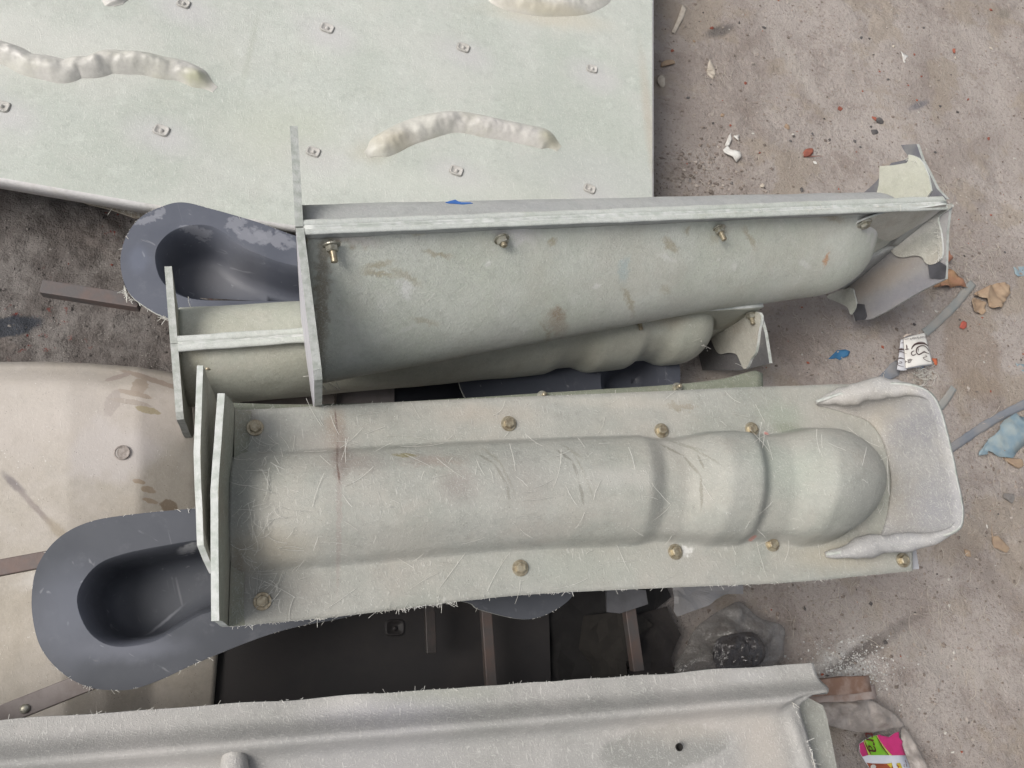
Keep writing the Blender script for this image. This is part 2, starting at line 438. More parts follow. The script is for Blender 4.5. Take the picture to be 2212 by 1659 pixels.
stC = [
    (T0(735, 985), (.012, .05), (.17, .12, .10), dict(amt=.7, soft=.9, warp=.9)),
    (T0(722, 925), (.018, .04), (.30, .22, .16), dict(amt=.55, soft=.9)),
    (T0(975, 1065), (.035, .03), (.27, .23, .21), dict(amt=.55, soft=.9)),
    (T0(760, 1010), (.045, .022), (.30, .25, .22), dict(amt=.5, soft=.9)),
    (T0(870, 995), (.02, .004), (.24, .21, .10), dict(amt=.9, warp=1.2)),
    (T0(1470, 877), (.035, .008), (.24, .21, .15), dict(amt=.6, warp=1.5)),
    (T0(1690, 900), (.05, .03), (.30, .33, .27), dict(amt=.7, soft=.8)),
    (T0(600, 1290), (.10, .05), (.29, .27, .24), dict(amt=.5, soft=.9)),
    (T0(1800, 1200), (.10, .03), (.42, .37, .28), dict(amt=.55, soft=.9)),
    (T0(560, 1195), (.08, .03), (.46, .40, .30), dict(amt=.5, soft=.9)),
    (T0(1050, 895), (.10, .02), (.44, .38, .31), dict(amt=.4, soft=.9)),
    (T0(1655, 937), (.004, .004), (.55, .22, .19), dict(amt=.8, soft=.3)),
    (T0(1617, 1165), (.006, .004), (.50, .22, .18), dict(amt=.8, soft=.3)),
    (T0(1640, 1030), (.10, .05), (.37, .41, .35), dict(amt=.5, soft=.9)),
    (T0(1480, 1190), (.012, .01), (.75, .74, .70), dict(amt=.75, warp=1.5)),
]
# resin runs on the crown
for (u, v, a, b, r) in ((1050, 1000, .022, .003, -.9), (1075, 1045, .035, .0022, -1.2), (1215, 990, .02, .0035, -.8), (1235, 1045, .04, .0022, -1.25), (1460, 975, .03, .003, -.5), (1485, 1000, .03, .0025, -.9), (731, 1110, .004, .12, .02)):
    stC.append((T0(u, v), (a, b), (.27, .265, .22) if u > 800 else (.33, .29, .26), dict(amt=.6, rot=r, warp=1.0, soft=.5)))
def crack(lst, pts, z, wd, col, amt=.58):
    for (u0, v0), (u1, v1) in zip(pts, pts[1:]):
        a, b = P(u0, v0, z), P(u1, v1, z); d = b - a
        lst.append((tuple((a + b) / 2), (d.length * .56, wd), col, dict(amt=amt, rot=math.atan2(d.y, d.x), soft=.5, warp=.7)))
crack(stC, [(1030, 985), (1060, 1010), (1085, 1055), (1090, 1090)], zC + .03, .0024, (.20, .195, .16))
crack(stC, [(1195, 975), (1225, 1005), (1235, 1045), (1248, 1098)], zC + .03, .0026, (.18, .175, .145))
crack(stC, [(1430, 955), (1475, 985), (1500, 1030), (1506, 1105)], zC + .04, .0026, (.20, .19, .15))
crack(stC, [(1500, 985), (1508, 1020)], zC + .04, .002, (.20, .19, .15))
crack(stC, [(724, 880), (730, 940), (727, 1010), (733, 1060)], zC + .01, .0016, (.16, .11, .09), .9)
stC += [(T0(930, 1010), (.05, .012), (.30, .235, .20), dict(amt=.5, soft=.9, warp=1.)), (T0(700, 950), (.05, .03), (.33, .30, .27), dict(amt=.5, soft=.9)), (T0(1120, 1060), (.06, .04), (.30, .28, .255), dict(amt=.4, soft=.9, warp=.8)),
        (T0(1300, 1050), (.10, .02), (.47, .455, .42), dict(amt=.5, soft=.9)), (T0(1250, 1230), (.16, .03), (.35, .365, .32), dict(amt=.6, soft=.9)), (T0(1350, 870), (.12, .012), (.47, .44, .38), dict(amt=.5, soft=.9)), (T0(1700, 925), (.03, .012), (.22, .24, .18), dict(amt=.6, soft=.8)), (T0(525, 900), (.02, .03), (.20, .18, .155), dict(amt=.6, soft=.9)), (T0(515, 1250), (.012, .05), (.20, .165, .12), dict(amt=.7, soft=.9))]
frpC = frp('dusty_laminate', (.370, .368, .332), (.312, .320, .280), (.375, .350, .308), stC, .34, .62, .5, (.43, .40, .35), .45, .65, 620, .5)
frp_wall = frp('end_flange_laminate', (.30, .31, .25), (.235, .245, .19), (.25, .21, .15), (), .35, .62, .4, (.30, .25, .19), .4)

def fC(px, z): return P(px[0], px[1], z)
mC = empty('slide_mould', P(1200, 1090, zC))
tag(mC, 'dusty pale half mould lying crown up in front, long fibres scattered on it', 'mould')
shC = shell('shell', mC, SfC, UP, profC, [frpC, cut_edge], .005, colsC)
hC = .098
# end flange, standing at the wide end
pt = [P(512, 885, zC), P(511, 860, zC + .045), P(503, 843, zC + .085), P(486, 838, zC + hC), P(476, 1085, zC + hC + .004), P(474, 1328, zC + hC), P(496, 1355, zC)]
def upright(base0, base1, top0, top1): return [base0, top0, top1, base1]
b0, b1 = P(510, 888, zC), P(496, 1353, zC)
n1 = (b1 - b0).cross(UP).normalized()
if n1.x < 0: n1 = -n1
t0 = b0.lerp(b1, .02) + UP * hC - n1 * .004; t1 = b0.lerp(b1, .985) + UP * (hC - .004) - n1 * .002
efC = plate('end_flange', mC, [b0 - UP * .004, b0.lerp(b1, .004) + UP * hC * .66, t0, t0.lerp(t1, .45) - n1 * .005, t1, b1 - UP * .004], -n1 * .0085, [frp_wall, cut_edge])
# fillet in the corner between shell and end flange
def fillet(parent, a, b, d1, d2, r, mat, n=40, wob=.002):
    rows = 6
    def f(i, j):
        p = a.lerp(b, i); ang = PI / 2 * j
        rr = r * (1 + .5 * noise.noise(p * 22))
        return p + d1 * rr * (1 - math.sin(ang)) + d2 * rr * (1 - math.cos(ang)) + (d1 + d2) * .0004
    vs, fs = grid(n, rows, f)
    return obj('fillet', vs, fs, mat, parent)
fillet(mC, b0 + n1 * .0002, b1 + n1 * .0002, n1, UP, .016, frp_wall)
# toe flange: a scoop round the domed end
TB = [(1772, 876, 0), (1826, 893, 0), (1875, 910, 0), (1908, 955, 0), (1924, 1025, 0), (1921, 1095, 0), (1908, 1145, 0), (1885, 1178, 0), (1845, 1192, 0), (1792, 1200, 0)]
TT = [(1764, 867, .012), (1850, 840, .045), (1935, 828, .085), (2012, 850, .11), (2046, 928, .115), (2066, 1030, .115), (2080, 1108, .112), (2060, 1150, .10), (1960, 1172, .052), (1786, 1197, .008)]
def crom_even(pts, n):
    m = len(pts) - 1; p = [Vector(q) for q in pts]; out = []
    for i in range(n):
        x = m * i / (n - 1); k = min(m - 1, int(x)); t = x - k
        g = lambda q: p[max(0, min(m, q))]
        a, b, c, d = g(k - 1), g(k), g(k + 1), g(k + 2)
        out.append(.5 * ((2 * b) + (c - a) * t + (2 * a - 5 * b + 4 * c - d) * t * t + (3 * b - a - 3 * c + d) * t ** 3))
    return out
toe_b = crom_even([P(u, v, zC + h) for u, v, h in TB], 70); toe_t = crom_even([P(u, v, zC + h) for u, v, h in TT], 70)
def toe_f(i, j):
    k = min(69, int(round(i * 69))); a, b = toe_b[k], toe_t[k]
    p = a.lerp(b, j); d = (b - a).length
    p = p - UP * d * .22 * math.sin(j * PI) * (1 - j * .3)
    return p + UP * .003 * noise.noise(p * 18)
stT = [(tuple(P(2030, 1080, zC + .11)), (.05, .07), (.27, .27, .29), dict(amt=.75, soft=.9)), (tuple(P(2020, 900, zC + .11)), (.035, .05), (.25, .25, .27), dict(amt=.7, soft=.9, warp=1.)),
       (tuple(P(1930, 1000, zC + .03)), (.02, .12), (.42, .37, .28), dict(amt=.6, soft=.9)), (tuple(P(1850, 900, zC + .02)), (.07, .03), (.46, .41, .34), dict(amt=.5, soft=.9))]
frpT = frp('toe_laminate', (.385, .375, .362), (.335, .33, .325), (.33, .32, .335), stT, .5, .61, .45, (.44, .41, .37), .4)
vs, fs = grid(70, 12, toe_f)
toe = obj('toe_flange', vs, fs, [frpT, grey_edge], mC); solid(toe, .005, 0, 1)
# swollen beads along both sides of the toe
def bead(name, parent, pts, rads, mat, nring=10, lump=.18, freq=35, flat=1.0):
    c = crom(pts, len(pts) * 9); n = len(c); vs, fs = [], []
    for i, p in enumerate(c):
        d = (c[min(n - 1, i + 1)] - c[max(0, i - 1)]).normalized(); s = d.cross(UP).normalized(); q = s.cross(d)
        r = lin(list(np.linspace(0, 1, len(rads))), rads, i / (n - 1))
        for k in range(nring):
            a = k * 2 * PI / nring; dd = s * math.cos(a) + q * math.sin(a) * flat
            pp = p + dd * r; rr = 1 + lump * noise.noise(pp * freq) + lump * .4 * noise.noise(pp * freq * 2.7)
            vs.append(p + dd * r * rr)
    for i in range(n - 1):
        for k in range(nring): fs.append((i * nring + k, i * nring + (k + 1) % nring, (i + 1) * nring + (k + 1) % nring, (i + 1) * nring + k))
    fs += [tuple(range(nring))[::-1], tuple(range((n - 1) * nring, n * nring))]
    return obj(name, vs, fs, mat, parent)
frp_bead = frp('bead_laminate', (.52, .49, .42), (.47, .445, .38), (.44, .40, .33), (), .4, .62, .3, (.5, .46, .4), .3)
wing = lambda a, b, ja, jb: [toe_f(a + (b - a) * k / 9, ja + (jb - ja) * k / 9) - UP * .0025 for k in range(10)]
bead('bead', mC, wing(.0, .36, .80, .97), [.004, .011, .015, .018, .017, .016, .013, .009, .006, .003], frpT, 16, .48, 24, .85)
bead('bead', mC, wing(1., .70, .80, .97), [.004, .010, .015, .016, .016, .014, .012, .009, .006, .003], frpT, 16, .48, 24, .85)
for u, v in ((551, 924), (1099, 915), (1429, 930), (1624, 927), (567, 1299), (1124, 1227), (1459, 1192), (1668, 1175), (1951, 1210)):
    bolt_head(P(u, v, zC + .001), (UP + Vector((random.uniform(-.05, .05), random.uniform(-.05, .05), 0))).normalized(), mC, .0078)
fz = fuzz_line(bC, 420, .0045, Vector((0, -.5, .1))) + fuzz_line(bC[20:70], 120, .008, Vector((0, -.4, .2))) + fuzz_line(tC, 90, .003, Vector((0, .3, .3)))
strands('frayed_edge', fz, .00028, fibre, mC)
obj('gel_flange', *(lambda p: (p, [(0, 1, 2, 3)]))([P(1700, 1250, .412), P(1700, 1180, .412), P(1976, 1170, .412), P(1986, 1229, .412)]), plain('gel_grey_flange', (.42, .42, .44)), mC)

# the half mould nested under it
mN = empty('slide_mould', P(900, 900, .33)); zN = .335
tag(mN, 'greenish half mould nested beneath the dusty front one, only its edges showing', 'mould')
tN = crom([P(u, v, zN) for u, v in ((466, 868), (560, 872), (690, 873), (900, 866), (1200, 847), (1450, 831), (1560, 818), (1630, 800), (1648, 806))], 120)
bN = crom([P(u, v, zN) for u, v in ((462, 1225), (600, 1235), (900, 1215), (1200, 1195), (1500, 1170), (1664, 1150))], 120)
def SfN(s, t):
    x = s * 119; i = min(118, int(x)); f = x - i
    return tN[i].lerp(tN[i + 1], f).lerp(bN[i].lerp(bN[i + 1], f), t)
frpN = frp('nested_laminate', (.25, .265, .205), (.20, .215, .16), (.24, .22, .17), (), .3, .63, .35)
shell('shell', mN, SfN, UP, lambda s: (.52, .25 * dome(s, .86, .99) + .0005, .045 * dome(s, .86, .99), .8), [frpN, cut_edge], .005, [i / 60 for i in range(61)], 8, 20)
a0, a1 = P(470, 872, zN), P(462, 1222, zN)
hN = .155; s0 = P(439, 790, zN + hN); s1 = P(440, 1178, zN + hN); s2 = P(466, 1238, zN + hN - .05)
nn = (a1 - a0).cross(UP).normalized(); nn = nn if nn.x > 0 else -nn
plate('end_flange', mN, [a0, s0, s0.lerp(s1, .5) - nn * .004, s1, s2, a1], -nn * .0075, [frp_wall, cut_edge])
for u, v in ((1172, 856), (1463, 838)): bolt_nut(P(u, v, zN + .001), UP, mN, .014, .007)

# ================================================================== UPRIGHT MOULDS (two halves bolted together, standing on edge)
def upright_mould(label, pL, zL, pR, zR, roll, Wd, Sside, Nside, mats, th, gap, name='slide_mould', end_th=.011):
    a, b = P(*pL, zL), P(*pR, zR)
    e1 = (b - a).normalized(); L = (b - a).length
    south = Vector((e1.y, -e1.x, 0)).normalized()
    south = Matrix.Rotation(roll, 3, e1) @ south
    down = e1.cross(south).normalized()
    if down.z > 0: down = -down
    root = empty(name, a.lerp(b, .5) + down * Wd)
    tag(root, label, 'mould')
    for sgn, D, nm in ((1, Sside, 'lower'), (-1, Nside, 'upper')):
        out = south * sgn; o = a + out * gap
        half = None
        Sf = lambda s, t, o=o: o + e1 * (L * s) + down * (D['W'] * t)
        od = out; cut = None
        if 'pdir' in D:
            od = (P(*D['pdir'][1], zL) - P(*D['pdir'][0], zL)).normalized(); cut = (o, od.cross(UP).normalized(), e1)
        sh = shell('shell', root, Sf, out, D['prof'], D.get('mats', mats), th, D['cols'], D.get('nf', 10), D.get('nc', 32), cut)
        dd = Vector((0, 0, -1)) if 'pdir' in D else down
        pl = [o + dd * t + od * h for t, h in D['plate']]
        plate('end_flange', root, pl, -e1 * end_th, [D.get('wall', frp_wall), grey_edge], .0008)
        fillet(root, o + e1 * .0002 + dd * .01 + out * .001, o + e1 * .0002 + dd * D['W'] * .5 + out * .001, e1, out, .012, D.get('wall', frp_wall))
        # top edge of the flange, where it was trimmed and rounded by wear
    return root, a, e1, down, south, L

# --- the big one on top
A_px = (656, 491); B_px = (2046, 438); zA, zAr = .55, .335
stA = []
def PA(u, v): return tuple(P(u, v, lin([650, 2000], [.50, .30], u)))
for st in ((720, 530, .06, .014, (.30, .23, .14), .8), (1000, 505, .09, .012, (.43, .37, .29), .6), (695, 640, .012, .10, (.22, .18, .12), .55), (1090, 520, .05, .02, (.70, .68, .65), .75),  # tall narrow strip by the end flange paints the inner-corner shade
           (878, 615, .014, .016, (.70, .70, .66), .7), (1225, 650, .02, .010, (.33, .25, .17), .6), (1230, 665, .03, .012, (.36, .27, .19), .4), (1350, 580, .012, .02, (.42, .50, .49), .5),
           (1800, 548, .008, .012, (.55, .32, .18), .7), (1760, 480, .06, .008, (.35, .29, .20), .6), (1560, 660, .012, .006, (.30, .27, .17), .6), (1650, 470, .05, .006, (.35, .28, .2), .5), (1880, 480, .06, .03, (.72, .70, .67), .8), (760, 540, .05, .008, (.62, .6, .56), .55)):
    u, v, r1, r2, c, am = st; stA.append((PA(u, v), (r1, r2), c, dict(amt=min(.95, am * 1.35), soft=.7, warp=1.1)))
rs = random.Random(5)
for _ in range(22):
    u = rs.uniform(720, 1780); v = rs.uniform(lin([700, 1800], [530, 500], u), lin([700, 1800], [740, 620], u)); wt = rs.random() < .6
    stA.append((PA(u, v), (rs.uniform(.006, .03), rs.uniform(.002, .008)), (.74, .73, .69) if wt else (.36, .31, .20), dict(amt=rs.uniform(.35, .7), rot=rs.uniform(-.6, .6), soft=.7, warp=1.4)))
frpA = frp('green_laminate', (.605, .62, .55), (.54, .565, .475), (.61, .605, .54), stA, .6, .60, .4, (.50, .475, .40), .4, .5, 560, .65)
frp_in = frp('shaded_end_flange', (.25, .225, .165), (.20, .185, .13), (.22, .17, .11), (), .3, .63, .3)  # brown tone carries the shade on the flange's inner face
def profA(s):
    d = dome(s, .80, .92); H = lin([0, .6, .9], [.120, .088, .086], s)
    return lin([0, .6, .9], [.505, .425, .405], s), max(.0004, d * lin([0, .6, .9], [.465, .35, .325], s)), H * d, 20
colsA = [i / 70 * .80 for i in range(71)] + [.80 + .118 * math.sin(k / 24 * PI / 2) for k in range(1, 25)] + [.94, .96, .98, 1.0]
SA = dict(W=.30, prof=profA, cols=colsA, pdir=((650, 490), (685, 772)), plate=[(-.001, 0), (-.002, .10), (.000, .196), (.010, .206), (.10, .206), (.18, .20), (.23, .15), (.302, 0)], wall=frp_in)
NA = dict(W=.30, prof=lambda s: (.45, max(.0004, .40 * dome(s, .90, .975)), lin([0, 1], [.100, .092], s) * dome(s, .90, .975), .8), cols=colsA, pdir=((650, 490), (637, 262)), plate=[(-.001, 0), (-.004, .10), (-.012, .145), (.06, .10), (.28, .05), (.3, 0)],
          mats=[frp('upper_half_laminate', (.45, .46, .44), (.40, .405, .40), (.43, .42, .42), (), .3, .62, .2), cut_edge])
rA, aA, e1A, dnA, soA, LA = upright_mould('green laminate mould pair standing on edge on top of the pile, seam facing up', A_px, zA, B_px, zAr, math.radians(-8), .30, SA, NA, [frpA, cut_edge], .0085, .0014, end_th=.0105)
# worn round bead of laminate along both top edges
def edge_bead(root, a, e1, down, out, L, r0, r1, off, mat, s0=0., s1=1.):
    def f(i, j):
        s = s0 + (s1 - s0) * i; p = a + e1 * (L * s) + out * (off + .5 * (r0 + (r1 - r0) * s)); r = (r0 + (r1 - r0) * s) * .5
        r *= 1 + .25 * noise.noise(p * 24) ; ang = PI * (j * 1.3 - .15)
        return p + out * (-math.cos(ang)) * r - down * math.sin(ang) * r * .55 + down * .001
    vs, fs = grid(160, 9, f)
    return obj('flange_edge', vs, fs, mat, root)
edge_mat = frp('ground_edge_laminate', (.60, .62, .58), (.50, .53, .47), (.42, .45, .37), [(PA(1050, 470), (.03, .01), (.36, .35, .25), dict(amt=.7)), (PA(1120, 470), (.02, .01), (.33, .33, .22), dict(amt=.7)), (PA(1960, 425), (.08, .02), (.45, .37, .3), dict(amt=.5))], .5, .6, .4)
edge_bead(rA, aA, e1A, dnA, soA, LA, .008, .013, .0032, edge_mat)
edge_bead(rA, aA, e1A, dnA, -soA, LA, .009, .014, .0032, edge_mat)
def A_lift(p):
    d = p - aA; s_, t_ = d.dot(e1A) / LA, d.dot(dnA) / .30; tc, b, H, pw = profA(s_); x = (t_ - tc) / b
    return crown_h(x, H, pw) if abs(x) < 1 else 0
for u, v in ((716, 530), (1084, 517), (1553, 494)):
    c = PP(u, v, aA + soA * .010, soA); c = PP(u, v, aA + soA * (.002 + A_lift(c)), soA); bolt_nut(c, (soA + dnA * random.uniform(-.1, .3)).normalized(), rA, .024 if u != 1084 else .014, .009)
c = PP(1868, 484, aA + soA * .016, soA); bolt_head(c, soA, rA, .010, zinc_grey)
# toe plates at the narrow end
oT = aA + e1A * (LA - .004); nT = -e1A
grey_ply = frp('grey_plate', (.33, .32, .315), (.28, .275, .28), (.36, .32, .29), [(tuple(PP(1980, 620, oT, nT)), (.05, .03), (.22, .22, .25), dict(amt=.6, soft=.9)), (tuple(PP(1900, 600, oT, nT)), (.05, .03), (.37, .31, .25), dict(amt=.6, soft=.9))], .15, .66, .4)
slab('toe_plate', [(2052, 440), (2045, 500), (2042, 603), (1990, 628), (1916, 672), (1880, 690), (1845, 693), (1836, 655), (1820, 600), (1850, 480)], 0, .008, grey_ply, rA, o=oT, nrm=nT, rim=grey_edge)
lam = frp('toe_patch_laminate', (.50, .485, .42), (.44, .42, .36), (.38, .33, .27), [(tuple(PP(1960, 495, oT, nT)), (.05, .03), (.31, .26, .21), dict(amt=.75, soft=.8)), (tuple(PP(2020, 490, oT, nT)), (.02, .05), (.23, .235, .22), dict(amt=.8, soft=.8)), (tuple(PP(1925, 530, oT, nT)), (.03, .02), (.66, .65, .62), dict(amt=.8, soft=.8))], .5, .6, .4)
slab('laminate_patch', [(1840, 470), (1900, 470), (1960, 455), (2052, 442), (2050, 452), (2026, 470), (2032, 500), (2036, 535), (2034, 556), (2026, 566), (2010, 572), (1998, 567), (1992, 556), (1976, 552), (1950, 556), (1934, 552), (1925, 542), (1917, 528), (1908, 512), (1895, 500), (1870, 495)], 0, .005, lam, rA, n=90, o=oT + nT * .006, nrm=nT, rim=cut_edge)
tape = plain('black_tape', (.055, .055, .062), (.09, .09, .10), .6)
slab('laminate_tab', [(1786, 640), (1836, 622), (1846, 640), (1850, 662), (1838, 680), (1830, 664), (1812, 654)], 0, .004, frpA, rA, n=40, o=oT + nT * .006, nrm=nT, rim=cut_edge)
slab('tape_square', [(2004, 569), (2030, 566), (2043, 574), (2041, 600), (2030, 602), (2008, 600)], 0, .002, tape, rA, o=oT + nT * .0045, nrm=nT)
slab('tape_square', [(1838, 662), (1852, 656), (1866, 658), (1872, 682), (1868, 690), (1848, 693)], 0, .002, tape, rA, o=oT + nT * .0045, nrm=nT)
slab('toe_plate', [(2046, 430), (2024, 408), (2008, 375), (1992, 345), (1980, 311), (1946, 313), (1953, 326), (1964, 340), (1952, 346), (1925, 352), (1890, 395), (1850, 430), (1850, 460)], 0, .008, plain('dark_toe_plate', (.13, .13, .15), (.2, .2, .2), .7), rA, o=oT, nrm=nT, rim=grey_edge)
slab('laminate_patch', [(1900, 359), (1930, 357), (1958, 352), (1962, 346), (1962, 334), (1972, 336), (1984, 341), (1994, 352), (2006, 380), (2012, 412), (2000, 430), (1890, 430), (1898, 400), (1899, 380)], 0, .004, frp('pale_toe_laminate', (.56, .56, .48), (.50, .51, .42), (.47, .47, .38), (), .4, .61, .2), rA, o=oT + nT * .0048, nrm=nT, rim=cut_edge)
slab('laminate_patch', [(1845, 492), (1870, 474), (1930, 456), (2000, 448), (2046, 442), (2030, 456), (2000, 478), (1960, 500), (1925, 520), (1900, 515)], 0, .004, lam, rA, n=50, o=aA + soA * .0125, nrm=soA, rim=cut_edge)
tp = [aA + e1A * (LA * s) + soA * .006 - dnA * .004 for s in (.5, .7, .85, 1.0)]
strands('frayed_edge', fuzz_line([PP(u, v, oT, nT) - e1A * .01 for u, v in ((1900, 480), (1960, 470), (2030, 480), (2036, 560))], 110, .010) + fuzz_line(tp, 90, .008) + fuzz_line([PP(u, v, oT, nT) - e1A * .006 for u, v in ((1946, 325), (1962, 345), (1994, 352))], 40, .008)
        + fuzz_line([P(687, 700, .45), P(690, 830, .3)], 25, .008), .0004, fibre, rA)

# --- the lower one behind the front mould
frpB = frp('olive_laminate', (.48, .49, .42), (.42, .43, .355), (.50, .48, .41), [(tuple(P(420, 800, .25)), (.03, .08), (.28, .25, .17), dict(amt=.5, soft=.9)), (tuple(P(1430, 700, .2)), (.05, .02), (.40, .34, .24), dict(amt=.6, soft=.9))], .35, .62, .45, (.42, .39, .31), .3)
UB = [0, .60, .625, .66, .685, .76, .78, .815, .84, .9]; RB = [1, 1, .86, .86, 1.06, 1.06, .86, .86, 1.08, 1.08]
def profB(s):
    r = sum(lin(UB, RB, s + d) for d in (-.004, 0, .004)) / 3; d = dome(s, .868, .938)
    return .52, max(.0004, .43 * d * (.7 + .3 * r)), .066 * r * d, 1.0
colsB = [i / 110 * .868 for i in range(111)] + [.868 + .0695 * math.sin(k / 18 * PI / 2) for k in range(1, 19)] + [.945, .97, 1.0]
SB = dict(W=.215, prof=profB, cols=colsB, plate=[(0, 0), (.002, .02), (.004, .105), (.012, .115), (.12, .115), (.17, .108), (.215, .09), (.215, 0)])
NB = dict(W=.24, prof=lambda s: (.52, max(.0004, .36 * dome(s, .885, .955)), .10 * dome(s, .885, .955), .75), cols=colsB, plate=[(0, 0), (-.002, .10), (-.004, .125), (.06, .085), (.10, .07), (.22, .06), (.24, 0)])
rB, aB, e1B, dnB, soB, LB = upright_mould('olive ringed mould pair standing on edge, low behind the front mould', (384, 742), .30, (1648, 656), .24, math.radians(2), .22, SB, NB, [frpB, cut_edge], .007, .0006, end_th=.0105)
edge_bead(rB, aB, e1B, dnB, soB, LB, .012, .012, .001, edge_mat, 0, .5)
edge_bead(rB, aB, e1B, dnB, -soB, LB, .012, .012, .001, edge_mat, 0, .5)
bolt_nut(PP(446, 766, aB + soB * .009, soB), (soB * 1.0).normalized(), rB, .026, .010)
for u in (1196, 1380): bolt_nut(PP(u, 690, aB + soB * .009, soB), soB, rB, .02, .008)
oTB = aB + e1B * (LB - .002); nTB = -e1B
grey_dark = frp('dark_grey_plate', (.14, .135, .135), (.11, .11, .115), (.19, .17, .15), (), .15, .66, .4)
slab('toe_plate', [(1640, 676), (1652, 720), (1662, 785), (1600, 800), (1480, 800), (1470, 770), (1500, 690)], 0, .007, grey_dark, rB, o=oTB, nrm=nTB, rim=grey_edge)
slab('laminate_patch', [(1505, 692), (1580, 680), (1640, 676), (1638, 720), (1632, 760), (1622, 775), (1614, 793), (1606, 797), (1598, 780), (1590, 765), (1572, 762), (1555, 765), (1545, 755), (1536, 735), (1525, 712)], 0, .006, lam, rB, n=70, o=oTB + nTB * .006, nrm=nTB, rim=cut_edge)
bolt_nut(PP(1622, 680, oTB + nTB * .01, nTB), Vector((0, -1, .1)).normalized(), rB, .02, .0085)
strands('frayed_edge', fuzz_line([P(u, v, .2) for u, v in ((1600, 790), (1615, 790))], 30, .008) + fuzz_line([P(1490, 700, .25), P(1530, 760, .2)], 12, .01), .0004, fibre, rB)

# ================================================================== BIG PALE PANEL, upper left
zP = .17
dimples = ((397, 8), (707, 61), (1001, 103), (1279, 149), (4, 230), (349, 282), (677, 328), (986, 369), (1274, 408))
stP = [((*P(u + 4, v + 14, zP),), (.075, .045), (.52, .505, .50), dict(amt=.75, soft=.95, warp=.25, rot=-.3)) for u, v in dimples]
stP += [((*P(1190, 200, zP),), (.028, .22), (.43, .46, .41), dict(amt=.6, soft=.5, warp=.3, rot=.05)), ((*P(540, 110, zP),), (.008, .12), (.40, .42, .36), dict(amt=.6, soft=.9, warp=.5, rot=-.1)),
        ((*P(610, 280, zP),), (.14, .09), (.46, .48, .38), dict(amt=.45, soft=.9)), ((*P(1300, 380, zP),), (.2, .08), (.47, .48, .46), dict(amt=.55, soft=.9)),
        ((*P(1400, 250, zP),), (.015, .2), (.45, .38, .30), dict(amt=.5, soft=.9)), ((*P(1180, 35, zP),), (.16, .035), (.55, .50, .40), dict(amt=.6, soft=.8)), ((*P(800, 330, zP),), (.05, .03), (.47, .43, .33), dict(amt=.4, soft=.9)),
        ((*P(100, 100, zP),), (.25, .1), (.66, .64, .60), dict(amt=.4, soft=.9)), ((*P(900, 400, zP),), (.3, .04), (.56, .58, .52), dict(amt=.5, soft=.9))]
frpP = frp('pale_panel_laminate', (.51, .535, .485), (.445, .475, .42), (.485, .50, .435), stP, .40, .60, .22, (.58, .565, .53), .3, .6, 700, .4, 3, .45)
pan_px = [(-420, -420), (500, -420), (1402, -420), (1406, 0), (1408, 200), (1410, 424), (1409, 520), (1000, 535), (640, 488), (320, 440), (0, 384), (-420, 310)]
pan = empty('fibreglass_panel', P(500, 200, 0)); tag(pan, 'large pale fibreglass panel with rows of small bosses and swollen ridges', 'panel')
def pan_z(u, v): return zP + .0035 * noise.noise(Vector((u / 400, v / 300, 0)))
def panel_pt(i, j):
    # j=0 far edge, 1 the edge towards the trays
    u = -420 + i * 1829; vb = lin([-420, 0, 320, 640, 1000, 1409], [310, 384, 440, 488, 530, 560], u); uu = u + (0 if u < 1400 else 0)
    v = -420 + (vb + 420) * j
    return P(u, v, pan_z(u, v) - .002 * sm(.985, 1, j))
vs, fs = grid(90, 60, panel_pt); sheet = obj('sheet', vs, [f[::-1] for f in fs], [frpP, cut_edge], pan)
gel_white = frp('panel_rim', (.68, .66, .65), (.62, .61, .59), (.46, .42, .36), (), .2, .64, .2)
# turned-down rim along the near edge and along the right side
rim_top = [panel_pt(i / 120, 1) for i in range(121)]; rim_r = [panel_pt(1, j / 60) for j in range(61)][::-1]
def rim_strip(line, out, drop):
    vs, fs = [], []
    for p in line:
        for h, o in ((.0, .0), (-.002, .004), (-.008, .006), (-drop, .006), (-drop, .0)): vs.append(p + out * o + UP * h + UP * .0006)
    for i in range(len(line) - 1):
        for k in range(4): fs.append((i * 5 + k, i * 5 + k + 1, i * 5 + 6 + k, i * 5 + 5 + k))
    return obj('rim', vs, fs, gel_white, pan)
dn = (rim_top[60] - rim_top[0]).normalized().cross(UP); dn = dn if dn.y < 0 else -dn
rim_strip(rim_top, dn, .028); rim_strip(rim_r, Vector((1, 0, 0)), .016)
